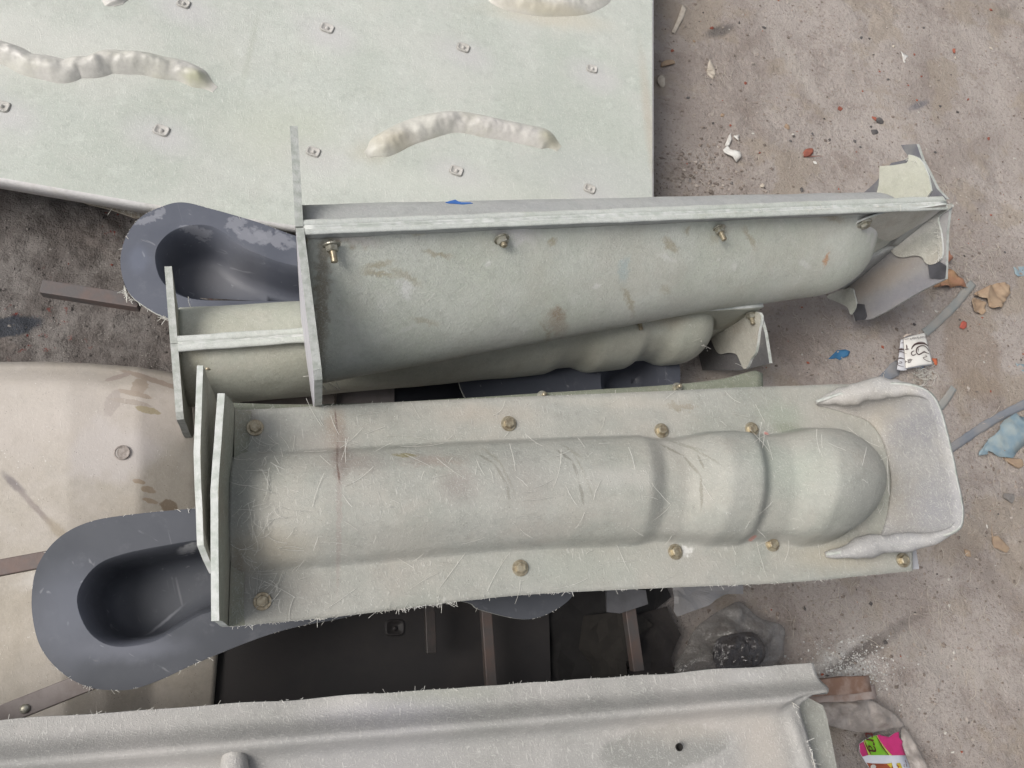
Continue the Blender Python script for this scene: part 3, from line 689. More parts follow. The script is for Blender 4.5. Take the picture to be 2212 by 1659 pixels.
# small bosses, each with a rounded square lip and a pin
boss_mat = frp('boss_laminate', (.55, .53, .50), (.47, .455, .42), (.45, .42, .37), (), .2, .65, .3)
boss_ring = plain('boss_ring', (.27, .26, .235), (.40, .39, .36), .8, 200)  # darker outer ring round each boss lip
def boss(parent, c, r, rotz, mat, h=.003):
    N = 28
    def sq(k, q):
        a = 2 * PI * k / N; x, y = math.cos(a), math.sin(a); e = 4.5
        d = (abs(x) ** e + abs(y) ** e) ** (-1 / e); x, y = x * d * r * q * 1.12, y * d * r * q * .9
        return Vector((x * math.cos(rotz) - y * math.sin(rotz), x * math.sin(rotz) + y * math.cos(rotz), 0))
    vs, fs = [], []
    for q, z in ((1.28, .0), (1.12, h), (.98, h * 1.1), (.84, .0008), (.0, .0008)):
        for k in range(N): vs.append(c + sq(k, q) + UP * z)
    for j in range(4):
        for k in range(N): fs.append((j * N + k, j * N + (k + 1) % N, (j + 1) * N + (k + 1) % N, (j + 1) * N + k))
    b = obj('boss', vs, fs, [mat, boss_ring if mat is boss_mat else mat], parent, loc=c, mi=[1] * N + [0] * (3 * N))
    vs, fs = lathe_pts(c + Vector((.0, -.1, 0)) * r, UP, [(r * .42, .0006), (r * .36, .003), (r * .2, .005), (r * .05, .0054)], 12)
    p = obj('pin', vs, fs, mat, None, loc=c); p.parent = b; p.location = (0, 0, 0)
    return b
for u, v in dimples: boss(pan, P(u, v, pan_z(u, v) + .0004), .0095 * random.uniform(.9, 1.05), -.25 + random.uniform(-.1, .1), boss_mat)
# swollen ridges
ridge_mat = frp('ridge_laminate', (.57, .545, .51), (.53, .52, .46), (.47, .455, .37), [((*P(425, 175, zP),), (.03, .02), (.42, .42, .28), dict(amt=.8, soft=.9)), ((*P(850, 310, zP),), (.06, .03), (.44, .39, .28), dict(amt=.5, soft=.9)), ((*P(1190, 305, zP),), (.03, .03), (.40, .38, .27), dict(amt=.7, soft=.9)), ((*P(1180, 25, zP),), (.16, .02), (.50, .45, .33), dict(amt=.6, soft=.9))], .2, .66, .2, rough=.42, bumpst=.25)
def ridge(name, parent, pts, mat, wd, hg):
    """soft laminated-over swelling that runs out into the sheet on both sides"""
    n = 150; c = crom([P(u, v, pan_z(u, v)) for u, v, k in pts], n); ks = [k for u, v, k in pts]; vs, fs = [], []; m_ = 19
    for i, p in enumerate(c):
        d = (c[min(n - 1, i + 2)] - c[max(0, i - 2)]).normalized(); s = d.cross(UP).normalized()
        k = lin(list(np.linspace(0, 1, len(ks))), ks, i / (n - 1)); k *= sm(0, .09, i / (n - 1)) * sm(0, .09, 1 - i / (n - 1))
        for j in range(m_):
            x = -1 + 2 * j / (m_ - 1); w_ = wd * (.7 + .3 * k) * (1 + .22 * noise.noise(p * 14 + s * x * .3))
            w_ *= .5 + .5 * sm(0, .07, i / (n - 1)) * sm(0, .10, 1 - i / (n - 1))
            q = p + s * x * w_
            h = hg * k * max(0, 1 - abs(x) ** 2.0) ** 1.5 * (1 + .42 * noise.noise(q * 18) + .22 * noise.noise(q * 48) + .1 * noise.noise(q * 110))
            vs.append(q + UP * (h + (.0006 if 0 < j < m_ - 1 else -.002)))
    for i in range(n - 1):
        for j in range(m_ - 1): fs.append((i * m_ + j, i * m_ + j + 1, (i + 1) * m_ + j + 1, (i + 1) * m_ + j))
    return obj(name, vs, fs, mat, parent)
ridge('ridge', pan, [(-60, 100, .9), (0, 112, 1), (30, 122, 1.1), (60, 138, .9), (100, 146, 1.1), (140, 154, 1), (170, 146, .9), (200, 146, 1.1), (235, 134, 1.), (270, 136, 1.1), (310, 139, 1), (350, 148, 1), (390, 154, 1), (425, 170, .9), (465, 194, .6)], ridge_mat, .026, .020)
ridge('ridge', pan, [(792, 335, .6), (825, 315, .9), (880, 290, 1), (950, 266, 1.1), (1000, 263, 1.1), (1060, 275, 1), (1130, 290, .9), (1180, 302, .8), (1208, 322, .7)], ridge_mat, .028, .018)
ridge('ridge', pan, [(1050, -30, .7), (1085, -8, .9), (1140, 6, 1), (1200, 10, 1), (1260, 4, 1), (1296, -24, .9), (1240, -60, .8)], ridge_mat, .034, .016)
ridge('ridge', pan, [(225, -60, .8), (243, -12, .8), (256, 12, .5)], ridge_mat, .028, .018)
# blue paint scrap on the upper half of the top mould
# steel frame the panel lies on
for a, b in (((-350, 250), (1380, 470)), ((-350, -100), (1380, -60)), ((-200, -380), (-200, 300)), ((1330, -380), (1330, 470))):
    vs, fs = boxpts(P(*a, .135), P(*b, .135), UP, .04, .145); obj('support_bar', vs, fs, dark_steel, pan, smooth=False)
strands('frayed_edge', fuzz_line([P(u, v, .13) for u, v in ((170, 425), (260, 447), (330, 462))], 60, .014, Vector((.2, -.6, 0))), .0005, fibre, pan)
slab('paint_scrap', [(962, 437), (975, 433), (984, 431), (988, 434), (997, 437), (1016, 437), (1022, 439), (1000, 441), (985, 440), (970, 439)], zA - .018, .0012, plain('blue_paint', (.05, .17, .48), (.04, .12, .36), .5), rA)
# plank and torn laminate under the panel edge
tag(slab('plank', [(200, 409), (270, 420), (372, 440), (340, 462), (300, 450), (255, 430)], .115, .02, plain('grey_gel', (.33, .32, .34), (.24, .22, .22), .5)), 'narrow grey plank poking out under the big pale panel', 'plank')
tag(slab('laminate_offcut', [(-30, 384), (60, 397), (170, 413), (255, 430), (300, 452), (322, 470), (290, 470), (240, 452), (190, 440), (150, 426), (100, 420), (40, 402), (-30, 398)], .10, .004, frp('offcut_laminate', (.33, .28, .22), (.27, .24, .18), (.36, .32, .26), (), .5, .58, .4)), 'ragged brown laminate strip along the edge of the big pale panel', 'offcut')

# ================================================================== BLUE-GREY TRAYS
def gel(name, c, c2, scuffs=()):
    m = M(name)
    col = m.mix(m.ramp(m.noise(6, 5, .6), .38, .66), c, c2)
    col = m.mix(m.math('MULTIPLY', m.ramp(m.noise(30, 6, .7), .55, .72), .07), col, (.42, .42, .44))
    for st in scuffs: col = m.stain(col, *st[:3], **st[3])
    scr = m.strand(120, .70, (.5, 1.9, 2.7), .03)
    col = m.mix(m.math('MULTIPLY', scr, .25), col, (.5, .5, .52))
    return m.out(col, m.ramp(m.noise(14, 5), .3, .7, .40, .58), m.bump(m.noise(60, 3), .12, .002), spec=.28)
def tray(label, outer, inners, z, depth, mat, rimpart=True, name='slide_tray', draft=.02, fuzz=0, floor_mat=None, flip=False):
    """flat moulded tray with sunk hollows"""
    O = crom([P(u, v, z) for u, v in outer], 260, True)
    root = empty(name, sum(O, Vector()) / len(O) - UP * depth); tag(root, label, 'tray', None)
    bm = bmesh.new()
    ov = [bm.verts.new(p) for p in O]; edges = [bm.edges.new((ov[i], ov[(i + 1) % len(ov)])) for i in range(len(ov))]
    hol = []
    for inn in inners:
        I = crom([P(u, v, z) for u, v in inn], 140, True); hol.append(I)
        iv = [bm.verts.new(p) for p in I]; edges += [bm.edges.new((iv[i], iv[(i + 1) % len(iv)])) for i in range(len(iv))]
    bmesh.ops.triangle_fill(bm, use_beauty=True, edges=edges)
    bm.normal_update()
    for f in bm.faces:
        if f.normal.z < 0: f.normal_flip()
    bm.verts.index_update()
    vs = [v.co.copy() for v in bm.verts]; fs = [[v.index for v in f.verts] for f in bm.faces]; bm.free()
    # skirt round the outside, so the lip has body
    b = len(vs); n = len(O)
    c0 = sum(O, Vector()) / n
    for p in O: vs.append(p - UP * .007)
    fs2 = [(i, (i + 1) % n, b + (i + 1) % n, b + i) for i in range(n)]
    mi = [0] * len(fs) + [1] * len(fs2)
    o = obj('deck', vs, fs + fs2, [mat, cut_edge], root, smooth=False, mi=mi)
    for I in hol:
        n = len(I); c = sum(I, Vector()) / n; vs, fs = [], []
        prof = [(0, 0), (.0015, .002), (.004, .008)] + [(.006 + draft * k / 6, .008 + (depth - .03) * k / 6) for k in range(1, 7)] + [(draft + .010, depth - .010), (draft + .018, depth - .003), (draft + .030, depth)]
        nrm = []
        area = sum(I[i].x * I[(i + 1) % n].y - I[(i + 1) % n].x * I[i].y for i in range(n))
        for i in range(n):
            d = (I[(i + 1) % n] - I[i - 1]).normalized(); q = UP.cross(d); nrm.append(q if area > 0 else -q)
        for off, dz in prof:
            for i in range(n): vs.append(I[i] + nrm[i] * off - UP * dz)
        for j in range(len(prof) - 1):
            for i in range(n):
                fs.append((j * n + i, j * n + (i + 1) % n, (j + 1) * n + (i + 1) % n, (j + 1) * n + i))
        k = len(prof) - 1
        bm = bmesh.new(); lv = [bm.verts.new(vs[k * n + i]) for i in range(n)]; e = [bm.edges.new((lv[i], lv[(i + 1) % n])) for i in range(n)]
        bmesh.ops.triangle_fill(bm, use_beauty=True, edges=e); bm.verts.index_update(); bm.normal_update()
        for f in bm.faces: fs.append([k * n + v.index for v in f.verts])
        bm.free()
        bm = bmesh.new(); bv = [bm.verts.new(v) for v in vs]
        for f in fs:
            try: bm.faces.new([bv[i] for i in f])
            except ValueError: pass
        bmesh.ops.recalc_face_normals(bm, faces=bm.faces)
        bm.verts.index_update(); fs = [[v.index for v in f.verts] for f in bm.faces]; bm.free()
        obj('hollow', vs, fs, floor_mat or mat, root)
    if fuzz:
        strands('frayed_edge', fuzz_line(O + [O[0]], fuzz, .0045, Vector((0, 0, -.1))), .00035, fibre, root)
    return root, O
zT = .30
g1 = gel('blue_grey_gelcoat', (.086, .091, .104), (.070, .075, .087), [(tuple(P(150, 1330, zT)), (.06, .08), (.20, .215, .26), dict(amt=.4, soft=.9)), (tuple(P(330, 1335, zT)), (.035, .003), (.36, .37, .4), dict(amt=.6, rot=.75, soft=.8)), (tuple(P(410, 1186, zT - .03)), (.018, .004), (.5, .5, .5), dict(amt=.8, rot=.3, warp=1.)), (tuple(P(280, 1400, zT)), (.08, .02), (.21, .22, .26), dict(amt=.5, soft=.9))])
trF, oF = tray('dark blue-grey slide tray with clean keyhole hollow, end under the front mould', [(68, 1300), (80, 1225), (122, 1166), (185, 1130), (270, 1113), (440, 1097), (700, 1085), (950, 1100), (1130, 1150), (1220, 1230), (1236, 1288), (1150, 1337), (1040, 1318), (1012, 1302), (940, 1292), (850, 1306), (740, 1335), (650, 1352), (560, 1378), (430, 1430), (350, 1467), (290, 1488), (240, 1491), (190, 1484), (140, 1458), (100, 1418), (78, 1372)],
     [[(166, 1300), (178, 1257), (213, 1218), (265, 1197), (340, 1181), (440, 1165), (600, 1150), (800, 1150), (940, 1180), (940, 1235), (800, 1265), (620, 1285), (530, 1300), (470, 1317), (425, 1333), (385, 1357), (345, 1381), (300, 1394), (250, 1397), (213, 1384), (183, 1352)]], zT, .10, g1, fuzz=300, draft=.008)
zK = .175
g2 = gel('scuffed_blue_grey_gelcoat', (.118, .126, .152), (.096, .104, .128), [(tuple(P(u, v, zK)), (a, b), (.25, .256, .285), dict(amt=.75, rot=r, soft=.35, warp=1.5)) for u, v, a, b, r in ((510, 482, .022, .012, .5), (545, 510, .035, .016, -.3), (590, 515, .045, .014, -.2), (345, 462, .014, .008, .9), (320, 475, .026, .007, .4), (420, 492, .03, .005, 0))] +
         [(tuple(P(300, 560, zK)), (.02, .03), (.15, .165, .21), dict(amt=.6)), (tuple(P(470, 600, .1)), (.10, .05), (.19, .19, .20), dict(amt=.6, soft=.9))])
trB, oB = tray('scuffed lighter blue-grey slide tray with keyhole hollow, by the big panel', [(260, 565), (272, 512), (303, 470), (350, 446), (395, 437), (460, 452), (560, 481), (640, 510), (760, 545), (950, 560), (1040, 610), (980, 670), (760, 690), (560, 700), (450, 705), (365, 688), (310, 660), (274, 625)],
     [[(335, 562), (342, 528), (372, 499), (415, 486), (455, 488), (488, 504), (515, 527), (550, 545), (640, 574), (800, 590), (930, 605), (930, 645), (800, 655), (640, 652), (520, 650), (430, 648), (382, 635), (348, 605)]], zK, .095, g2, fuzz=300, draft=.012)
strands_t = fuzz_line([P(262, 600, zK), P(275, 640, zK - .01), P(320, 668, zK - .01), P(365, 690, zK)], 110, .009, Vector((-.5, -.6, 0)))
strands('frayed_tuft', strands_t, .0006, fibre, trB)
# two more trays in the shade beneath the pile
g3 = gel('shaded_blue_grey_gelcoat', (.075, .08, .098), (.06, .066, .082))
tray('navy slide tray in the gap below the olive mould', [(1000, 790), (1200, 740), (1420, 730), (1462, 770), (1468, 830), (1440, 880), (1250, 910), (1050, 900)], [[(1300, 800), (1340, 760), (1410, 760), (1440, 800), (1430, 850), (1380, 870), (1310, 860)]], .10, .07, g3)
g4 = plain('gap_shade_black', (.022, .024, .03), (.03, .032, .04), .35, 10)  # black paints in the deep shade of the gap
tag(slab('gap_shade_sheet', [(848, 800), (1020, 770), (1024, 830), (1000, 900), (850, 900)], .05, .004, g4), 'black sheet standing in for the deep shade in the gap between the moulds', 'sheet')
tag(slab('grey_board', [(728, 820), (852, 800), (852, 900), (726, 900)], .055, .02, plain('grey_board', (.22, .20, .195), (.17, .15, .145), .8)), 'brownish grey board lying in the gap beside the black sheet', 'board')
tag(slab('laminate_offcut', [(560, 835), (640, 838), (722, 852), (722, 900), (540, 890)], .075, .004, plain('offcut_grey', (.25, .22, .20), (.2, .17, .15), .8)), 'flat grey-brown offcut in the gap next to the grey board', 'offcut')

# ================================================================== BEIGE SHELL, left, running down into the dark
bs = []
def BZ(u, v=1000):
    k = sm(1150, 1420, v)
    return lin([-400, 150, 300, 420, 520], [.13, .13, .115, .07, .01], u) * (1 - k) + lin([-400, 140, 230, 330, 470], [.13, .125, .10, .06, .045], u) * k
def PBz(u, v): return tuple(P(u, v, BZ(u, v)))
for (u, v, a, b, r, c) in ((330, 815, .06, .006, -.25, (.31, .25, .20)), (250, 808, .022, .006, .6, (.31, .255, .22)), (300, 830, .012, .02, 0, (.33, .27, .21)), (290, 850, .028, .005, -.15, (.31, .25, .19)),
                           (243, 870, .011, .026, -.2, (.33, .285, .25)), (280, 868, .035, .005, -.1, (.33, .28, .23)), (320, 886, .02, .006, -.1, (.27, .22, .10)), (320, 1058, .011, .006, -.2, (.30, .23, .16)), (325, 1082, .012, .004, -.2, (.3, .23, .16)), (300, 1040, .01, .004, -.2, (.3, .23, .16)), (365, 1092, .014, .01, 0, (.16, .10, .05))):
    bs.append((PBz(u, v), (a, b), c, dict(amt=.9, rot=r, soft=.15, warp=.5)))
bs += [(PBz(240, 975), (.07, .06), (.52, .485, .46), dict(amt=.75, soft=.35, warp=.6)), (PBz(30, 1045), (.03, .007), (.16, .14, .14), dict(amt=.9, rot=-.75, soft=.7)), (PBz(75, 1095), (.055, .005), (.26, .22, .2), dict(amt=.8, rot=-.8, soft=.6)), (PBz(130, 1150), (.04, .009), (.32, .27, .2), dict(amt=.7, rot=-.75, soft=.6)),
       (PBz(100, 900), (.2, .12), (.56, .51, .47), dict(amt=.5, soft=.9)), (PBz(80, 1250), (.04, .015), (.6, .57, .53), dict(amt=.6, rot=.3, soft=.9, warp=1.)), (PBz(380, 1010), (.05, .12), (.30, .28, .24), dict(amt=.45, soft=.9)), (PBz(50, 1390), (.1, .1), (.48, .42, .34), dict(amt=.4, soft=.9))]
frpS = frp('beige_laminate', (.44, .395, .335), (.39, .35, .29), (.45, .42, .37), bs, .12, .66, .65, (.54, .495, .455), .45, .5, 560, .3, 4)
sh = empty('beige_shell', P(200, 1100, 0)); tag(sh, 'broad beige fibreglass shell with brown resin runs, left of the moulds', 'shell')
def bs_pt(i, j):
    u = -420 + i * (940 - 90 * j); vt = lin([-420, 0, 100, 200, 300, 380, 440, 760], [800, 782, 781, 785, 793, 806, 820, 950], u)
    v = vt + (1900 - vt) * j; z = BZ(u, v) - .03 * (1 - sm(0, .045, j))
    return P(u, v, z)
vs, fs = grid(80, 90, bs_pt); sk = obj('skin', vs, [f[::-1] for f in fs], [frpS, cut_edge], sh); solid(sk, .006, -1, 1)
vs, fs = lathe_pts(P(264, 978, BZ(264)), UP, [(.0125, -.001), (.0125, .002), (.0105, .0028), (.0098, .0005), (.006, .0015), (.003, .0005)], 20)
obj('plug', vs, fs, plain('plug', (.36, .32, .29), (.22, .19, .17), .7, 150, bump=.8, fine=200), sh)
# panel in the pit: charcoal colour stands in for the shell's shaded continuation
dkp = plain('charcoal_pit_shade', (.050, .044, .042), (.038, .035, .035), .5, 8)
pt_ = empty('shaded_panel', P(800, 1400, .02)); tag(pt_, 'panel with one boss in the pit below the front mould, shade painted in as charcoal', 'panel')
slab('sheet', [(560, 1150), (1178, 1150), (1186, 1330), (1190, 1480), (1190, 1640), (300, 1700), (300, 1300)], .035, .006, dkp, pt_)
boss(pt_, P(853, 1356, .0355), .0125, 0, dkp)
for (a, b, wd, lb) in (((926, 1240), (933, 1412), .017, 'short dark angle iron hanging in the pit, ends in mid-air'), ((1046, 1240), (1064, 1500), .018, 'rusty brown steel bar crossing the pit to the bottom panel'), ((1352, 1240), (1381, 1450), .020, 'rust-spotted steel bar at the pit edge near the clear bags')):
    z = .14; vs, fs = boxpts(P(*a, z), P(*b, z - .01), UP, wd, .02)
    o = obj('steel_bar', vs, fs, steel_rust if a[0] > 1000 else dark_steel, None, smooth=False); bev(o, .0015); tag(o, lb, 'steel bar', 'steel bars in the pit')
# bars on the left
def flat_bar(a, b, z, wd, hg, mat, lb, bolt=None):
    vs, fs = boxpts(P(*a, z), P(*b, z), UP, wd, hg); o = obj('steel_bar', vs, fs, mat, None, smooth=False); bev(o, .0012); tag(o, lb, 'steel bar')
    if bolt:
        vs, fs = lathe_pts(P(*bolt, z), UP, [(.006, -.001), (.006, .0025), (.003, .004)], 8); q = obj('rivet', vs, fs, zinc_grey, None, smooth=True); 
        m = q.matrix_world.copy(); q.parent = o; q.location = q.location - o.location
    return o
flat_bar((88, 617), (300, 650), .155, .024, .022, steel_rust, 'rusty square steel bar sticking out left of the scuffed tray')
flat_bar((-60, 1237), (125, 1202), zT - .008, .022, .010, steel_rust, 'flat steel strip joining the left edge to the clean dark tray')
flat_bar((-40, 1563), (230, 1455), zT - .012, .026, .012, plain('brown_flat_bar', (.20, .175, .165), (.155, .13, .12), .5, 25, .2), 'flat brown strip with a rivet at the lower left corner', (54, 1531))

# ================================================================== BOTTOM PANEL
zF = .42
pf = empty('moulded_panel', P(900, 1600, .2)); tag(pf, 'grey laminate panel with a long rounded ridge along the bottom of the pile', 'panel')
fA, fB = P(0, 1556, zF), P(1757, 1432, zF); fx = (fB - fA).normalized(); fy = UP.cross(fx)  # fy points away (north)
if fy.y < 0: fy = -fy
fL = (fB - fA).length; fdx = fx
stF = [((*P(1435, 1615, zF),), (.10, .03), (.235, .235, .215), dict(amt=.75, soft=.2, warp=.5, rot=.06)), ((*P(760, 1520, zF),), (.05, .015), (.55, .53, .50), dict(amt=.6, soft=.9)), ((*P(950, 1500, zF),), (.1, .02), (.32, .33, .28), dict(amt=.6, soft=.9)),
       ((*P(1500, 1560, zF),), (.14, .03), (.50, .45, .40), dict(amt=.5, soft=.9)), ((*P(1650, 1620, zF),), (.05, .06), (.52, .46, .40), dict(amt=.55, soft=.9)), ((*P(350, 1640, zF),), (.12, .03), (.50, .47, .44), dict(amt=.5, soft=.9)), ((*P(800, 1620, zF),), (.14, .05), (.37, .36, .36), dict(amt=.5, soft=.8)), ((*P(850, 1540, zF),), (.12, .02), (.36, .35, .38), dict(amt=.5, soft=.9)), ((*P(1620, 1460, zF),), (.05, .012), (.46, .45, .44), dict(amt=.5, soft=.9))]
frpF = frp('grey_laminate', (.375, .362, .342), (.325, .32, .30), (.395, .375, .355), stF, .42, .61, .3, (.43, .41, .39), .4, .6, 600, .5)
def F_h(x, y):
    """x along the edge, y towards the camera side; flange, ridge, field"""
    h = .032 * math.exp(-((y - .043) / .0135) ** 2) + .003 * sm(.02, .04, y)
    w_ = sm(fL - .012, fL - .05, x)  # everything but the flange ends before the corner
    h *= .25 + .75 * w_ if y > .04 else 1
    h += .007 * math.exp(-((x - (fL - .018 - (y - .05) * .0)) / .009) ** 2) * sm(.05, .09, y)
    return h
xr = [-.45 + (fL + .45) * i / 260 for i in range(261)]; yr = [.6 * (k / 90) ** 1.6 for k in range(91)]
def skew(y): return .19 * y     # the right end leans away towards the viewer
vs = []
for y in yr:
    for x in xr:
        xx = x + (skew(y) - .045 * sm(.03, .055, y)) * sm(fL - .35, fL, x)
        p = fA + fx * xx - fy * y + UP * (F_h(x, y) + .0015 * noise.noise(Vector((x * 9, y * 9, 0)))); vs.append(p + fy * .0025 * noise.noise(Vector((x * 14, 0, 3))) * math.exp(-y / .02))
nx = len(xr); fs = [(j * nx + i, (j + 1) * nx + i, (j + 1) * nx + i + 1, j * nx + i + 1) for j in range(len(yr) - 1) for i in range(nx - 1)]
fo = obj('sheet', vs, fs, [frpF, cut_edge], pf); solid(fo, .005, -1, 1)
# side flange, one step lower
side = [P(1700, 1494, zF - .035), P(1735, 1494, zF - .035), P(1783, 1527, zF - .035), P(1800, 1600, zF - .035), P(1812, 1680, zF - .035), P(1850, 1900, zF - .035), P(1740, 1900, zF - .035), P(1690, 1560, zF - .035)]
slab('side_flange', [(1690, 1500), (1732, 1500), (1778, 1524), (1786, 1548), (1799, 1610), (1812, 1680), (1850, 1900), (1720, 1900), (1690, 1600)], zF - .03, .005, frp('side_flange_laminate', (.33, .33, .295), (.29, .29, .255), (.36, .34, .3), (), .4, .62, .3), pf, rim=cut_edge)
# rib
bead('rib', pf, [P(u, v, zF + h) for u, v, h in ((503, 1585, .006), (504, 1605, .012), (505, 1630, .013), (506, 1660, .013), (507, 1700, .013), (509, 1760, .013), (512, 1850, .013))], [.008, .014, .017, .017, .017, .017, .016], frpF, 14, .08, 40, 1.0)
vs, fs = lathe_pts(P(1467, 1614, zF + .0135), UP, [(.0052, .0002), (.0050, .0012), (.0040, .0012), (.0038, -.004), (.0005, -.004)], 16)
obj('drill_hole', vs, fs, [plain('hole', (.02, .018, .016), rough=.9)], pf)
# walls standing under it
for (y0, x0, x1) in ((.075, -.3, fL - .06),):
    a, b = fA + fx * x0 - fy * y0, fA + fx * x1 - fy * y0
    vs = [a - UP * .008, b - UP * .008, Vector((b.x, b.y, -.02)), Vector((a.x, a.y, -.02))]
    o = obj('side_wall', vs, [(0, 1, 2, 3)], dkp, pf); solid(o, .006, 0)
a, b = fA + fx * (fL - .06) - fy * .075, fA + fx * (fL + .03) - fy * .6
vs = [a - UP * .008, b - UP * .008, Vector((b.x, b.y, -.02)), Vector((a.x, a.y, -.02))]
o = obj('side_wall', vs, [(0, 1, 2, 3)], dkp, pf); solid(o, .006, 0)
strands('frayed_edge', fuzz_line([vs_ for vs_ in [fA + fx * x for x in np.linspace(-.1, fL, 60)]], 240, .004, Vector((.1, .7, .1))) + fuzz_line([P(u, v, zF + .01) for u, v in ((1700, 1490), (1735, 1570), (1762, 1659))], 120, .007), .00035, fibre, pf)

# ================================================================== LITTER
def blob(name, c, r, seed, mat, sq=(1, 1, .6), sub=2, rough=.35):
    """broken stone: the hull of a handful of scattered points"""
    rg = random.Random(int(seed * 1000)); bm = bmesh.new(); rz = Matrix.Rotation(seed * 1.7, 3, 'Z')
    for _ in range(17):
        d = Vector((rg.gauss(0, 1), rg.gauss(0, 1), rg.gauss(0, 1))).normalized() * rg.uniform(.75, 1.12)
        bm.verts.new(rz @ Vector((d.x * sq[0], d.y * sq[1], d.z * sq[2])) * r + c)
    h = bmesh.ops.convex_hull(bm, input=bm.verts[:]); bmesh.ops.delete(bm, geom=list({g for g in h['geom_interior'] + h['geom_unused'] if isinstance(g, bmesh.types.BMVert)}), context='VERTS')
    bmesh.ops.bevel(bm, geom=bm.edges[:], offset=r * .06, segments=1, affect='EDGES')
    bm.verts.index_update(); vs = [v.co.copy() for v in bm.verts]; fs = [[v.index for v in f.verts] for f in bm.faces]; bm.free()
    return obj(name, vs, fs, mat, None, smooth=False, loc=c - UP * r * sq[2])
brick = plain('red_brick', (.30, .10, .065), (.22, .075, .055), .9, 80, bump=.6)
darkst = plain('dark_stone', (.085, .08, .08), (.13, .12, .115), .8, 80, bump=.5)
palest = plain('pale_stone', (.56, .50, .42), (.46, .40, .33), .85, 80, bump=.5)
greyst = plain('grey_stone', (.23, .215, .20), (.17, .155, .145), .85, 90, bump=.6)
whitec = plain('white_chip', (.68, .67, .63), (.52, .49, .45), .7, 60, bump=.4)
clay = plain('dry_clay', (.36, .265, .18), (.29, .21, .15), .95, 60, bump=.7)
q = 1.0
GG = 'loose chips and pebbles on the earth'
def stone(u, v, r, mat, lb, cat='stone', name='stone', sq=(1, .8, .5), g=None):
    c = G(u, v); o = blob(name, c + UP * r * .12, r, u * .37 + v * .11, mat, sq); tag(o, lb, cat, g); return o
stone(2178, 1076, .019, greyst, 'largest grey stone, on the earth right of the front mould toe', sq=(1, .9, .6))
stone(1745, 332, .022, brick, 'flat wedge of red brick on the earth above the top mould', 'brick chip', 'brick_chip', (1.1, .6, .3))
stone(1428, 178, .020, palest, 'cream stone touching the right edge of the big panel', sq=(1, .9, .5))
stone(1440, 140, .024, clay, 'long brown clay flake above the cream stone by the panel', 'clay flake', 'clay_flake', (.5, 1.2, .3))
stone(1760, 350, .009, whitec, 'small whitish lilac chip below the red brick wedge', 'chip', 'paint_chip', (.6, 1, .3))
stone(1890, 258, .010, brick, 'flat dark red chip near the pair of dark stones', 'brick chip', 'brick_chip', (1.4, .6, .4))
stone(1898, 262, .013, darkst, 'dark pebble beside the flat dark red chip', 'pebble', 'pebble', (1, 1, .6))
stone(1814, 236, .010, brick, 'rounded orange brick chip in the middle of the bare earth', 'brick chip', 'brick_chip')
stone(2062, 112, .012, brick, 'crumbled red lump at the far right of the earth', 'brick chip', 'brick_chip')
stone(1700, 745 - 470, .010, clay, 'small tan clay crumb left of the orange chip', 'clay crumb', 'clay_crumb')
stone(1645, 362 + 40, .010, palest, 'pale cream pebble just above the top mould seam', 'pebble', 'pebble')
stone(1731, 411, .008, darkst, 'black pebble touching the top mould seam edge', 'pebble', 'pebble', (.7, 1, .7))
stone(1888, 286, .012, darkst, 'near-black pebble below the dark red flat chip', 'pebble', 'pebble')
for k, (u, v, r, m_) in enumerate(((1995, 60, .007, darkst), (1860, 82, .009, darkst), (2140, 22, .008, brick), (1975, 118, .006, brick), (1918, 172, .007, darkst), (2030, 230, .007, darkst), (1650, 60, .009, darkst), (1708, 305, .007, darkst), (1846, 305, .008, darkst), (1858, 318, .006, darkst), (1930, 100, .008, palest), (2140, 105, .008, palest), (2064, 125, .006, palest), (1755, 290, .007, darkst), (1610, 180, .007, brick), (1536, 60, .010, brick), (1452, 110, .008, brick), (1500, 90, .007, clay), (1486, 212, .008, darkst), (1560, 250, .010, clay), (1580, 395, .009, greyst), (1490, 390, .008, greyst), (1640, 330, .006, brick), (1990, 165, .006, brick), (1962, 185, .005, brick), (2090, 215, .007, brick), (1900, 155, .005, brick), (2135, 300, .008, brick), (2020, 330, .007, darkst), (1980, 335, .008, brick), (2170, 545, .006, darkst), (2000, 505, .006, greyst))):
    nm = {darkst: ('dark pebble scattered on the bare earth', 'pebble'), brick: ('small red brick chip scattered on the bare earth', 'brick chip'), palest: ('small pale pebble scattered on the bare earth', 'pebble'), clay: ('small tan clay crumb scattered on the earth', 'clay crumb'), greyst: ('small grey pebble scattered on the earth', 'pebble')}[m_]
    stone(u, v, r * .8, m_, nm[0], nm[1], nm[1].replace(' ', '_'), g=nm[0].replace('small ', '') + 's')
def flake(u, v, px, mat, lb, cat, name='plastic_scrap', th=.0012, lift=.0015, curl=.006, n=0, group=None, sub=4):
    """thin torn piece lying on the earth: outline in picture units round (u, v), slightly curled"""
    z = G(u, v).z + lift
    pts = [P(u + a, v + b, z) for a, b in px]
    if n: pts = crom(pts, n, True)
    bm = bmesh.new(); f = bm.faces.new([bm.verts.new(p) for p in pts]); bm.normal_update()
    if f.normal.z < 0: f.normal_flip()
    bmesh.ops.triangulate(bm, faces=bm.faces[:]); bmesh.ops.subdivide_edges(bm, edges=bm.edges[:], cuts=2, use_grid_fill=True)
    for w_ in bm.verts: w_.co.z += curl * (noise.noise(w_.co * 38) + .4 * noise.noise(w_.co * 90))
    bm.verts.index_update(); vs = [w_.co.copy() for w_ in bm.verts]; fs = [[w_.index for w_ in f.verts] for f in bm.faces]; bm.free()
    o = obj(name, vs, fs, mat); solid(o, th, 1); tag(o, lb, cat, group); return o
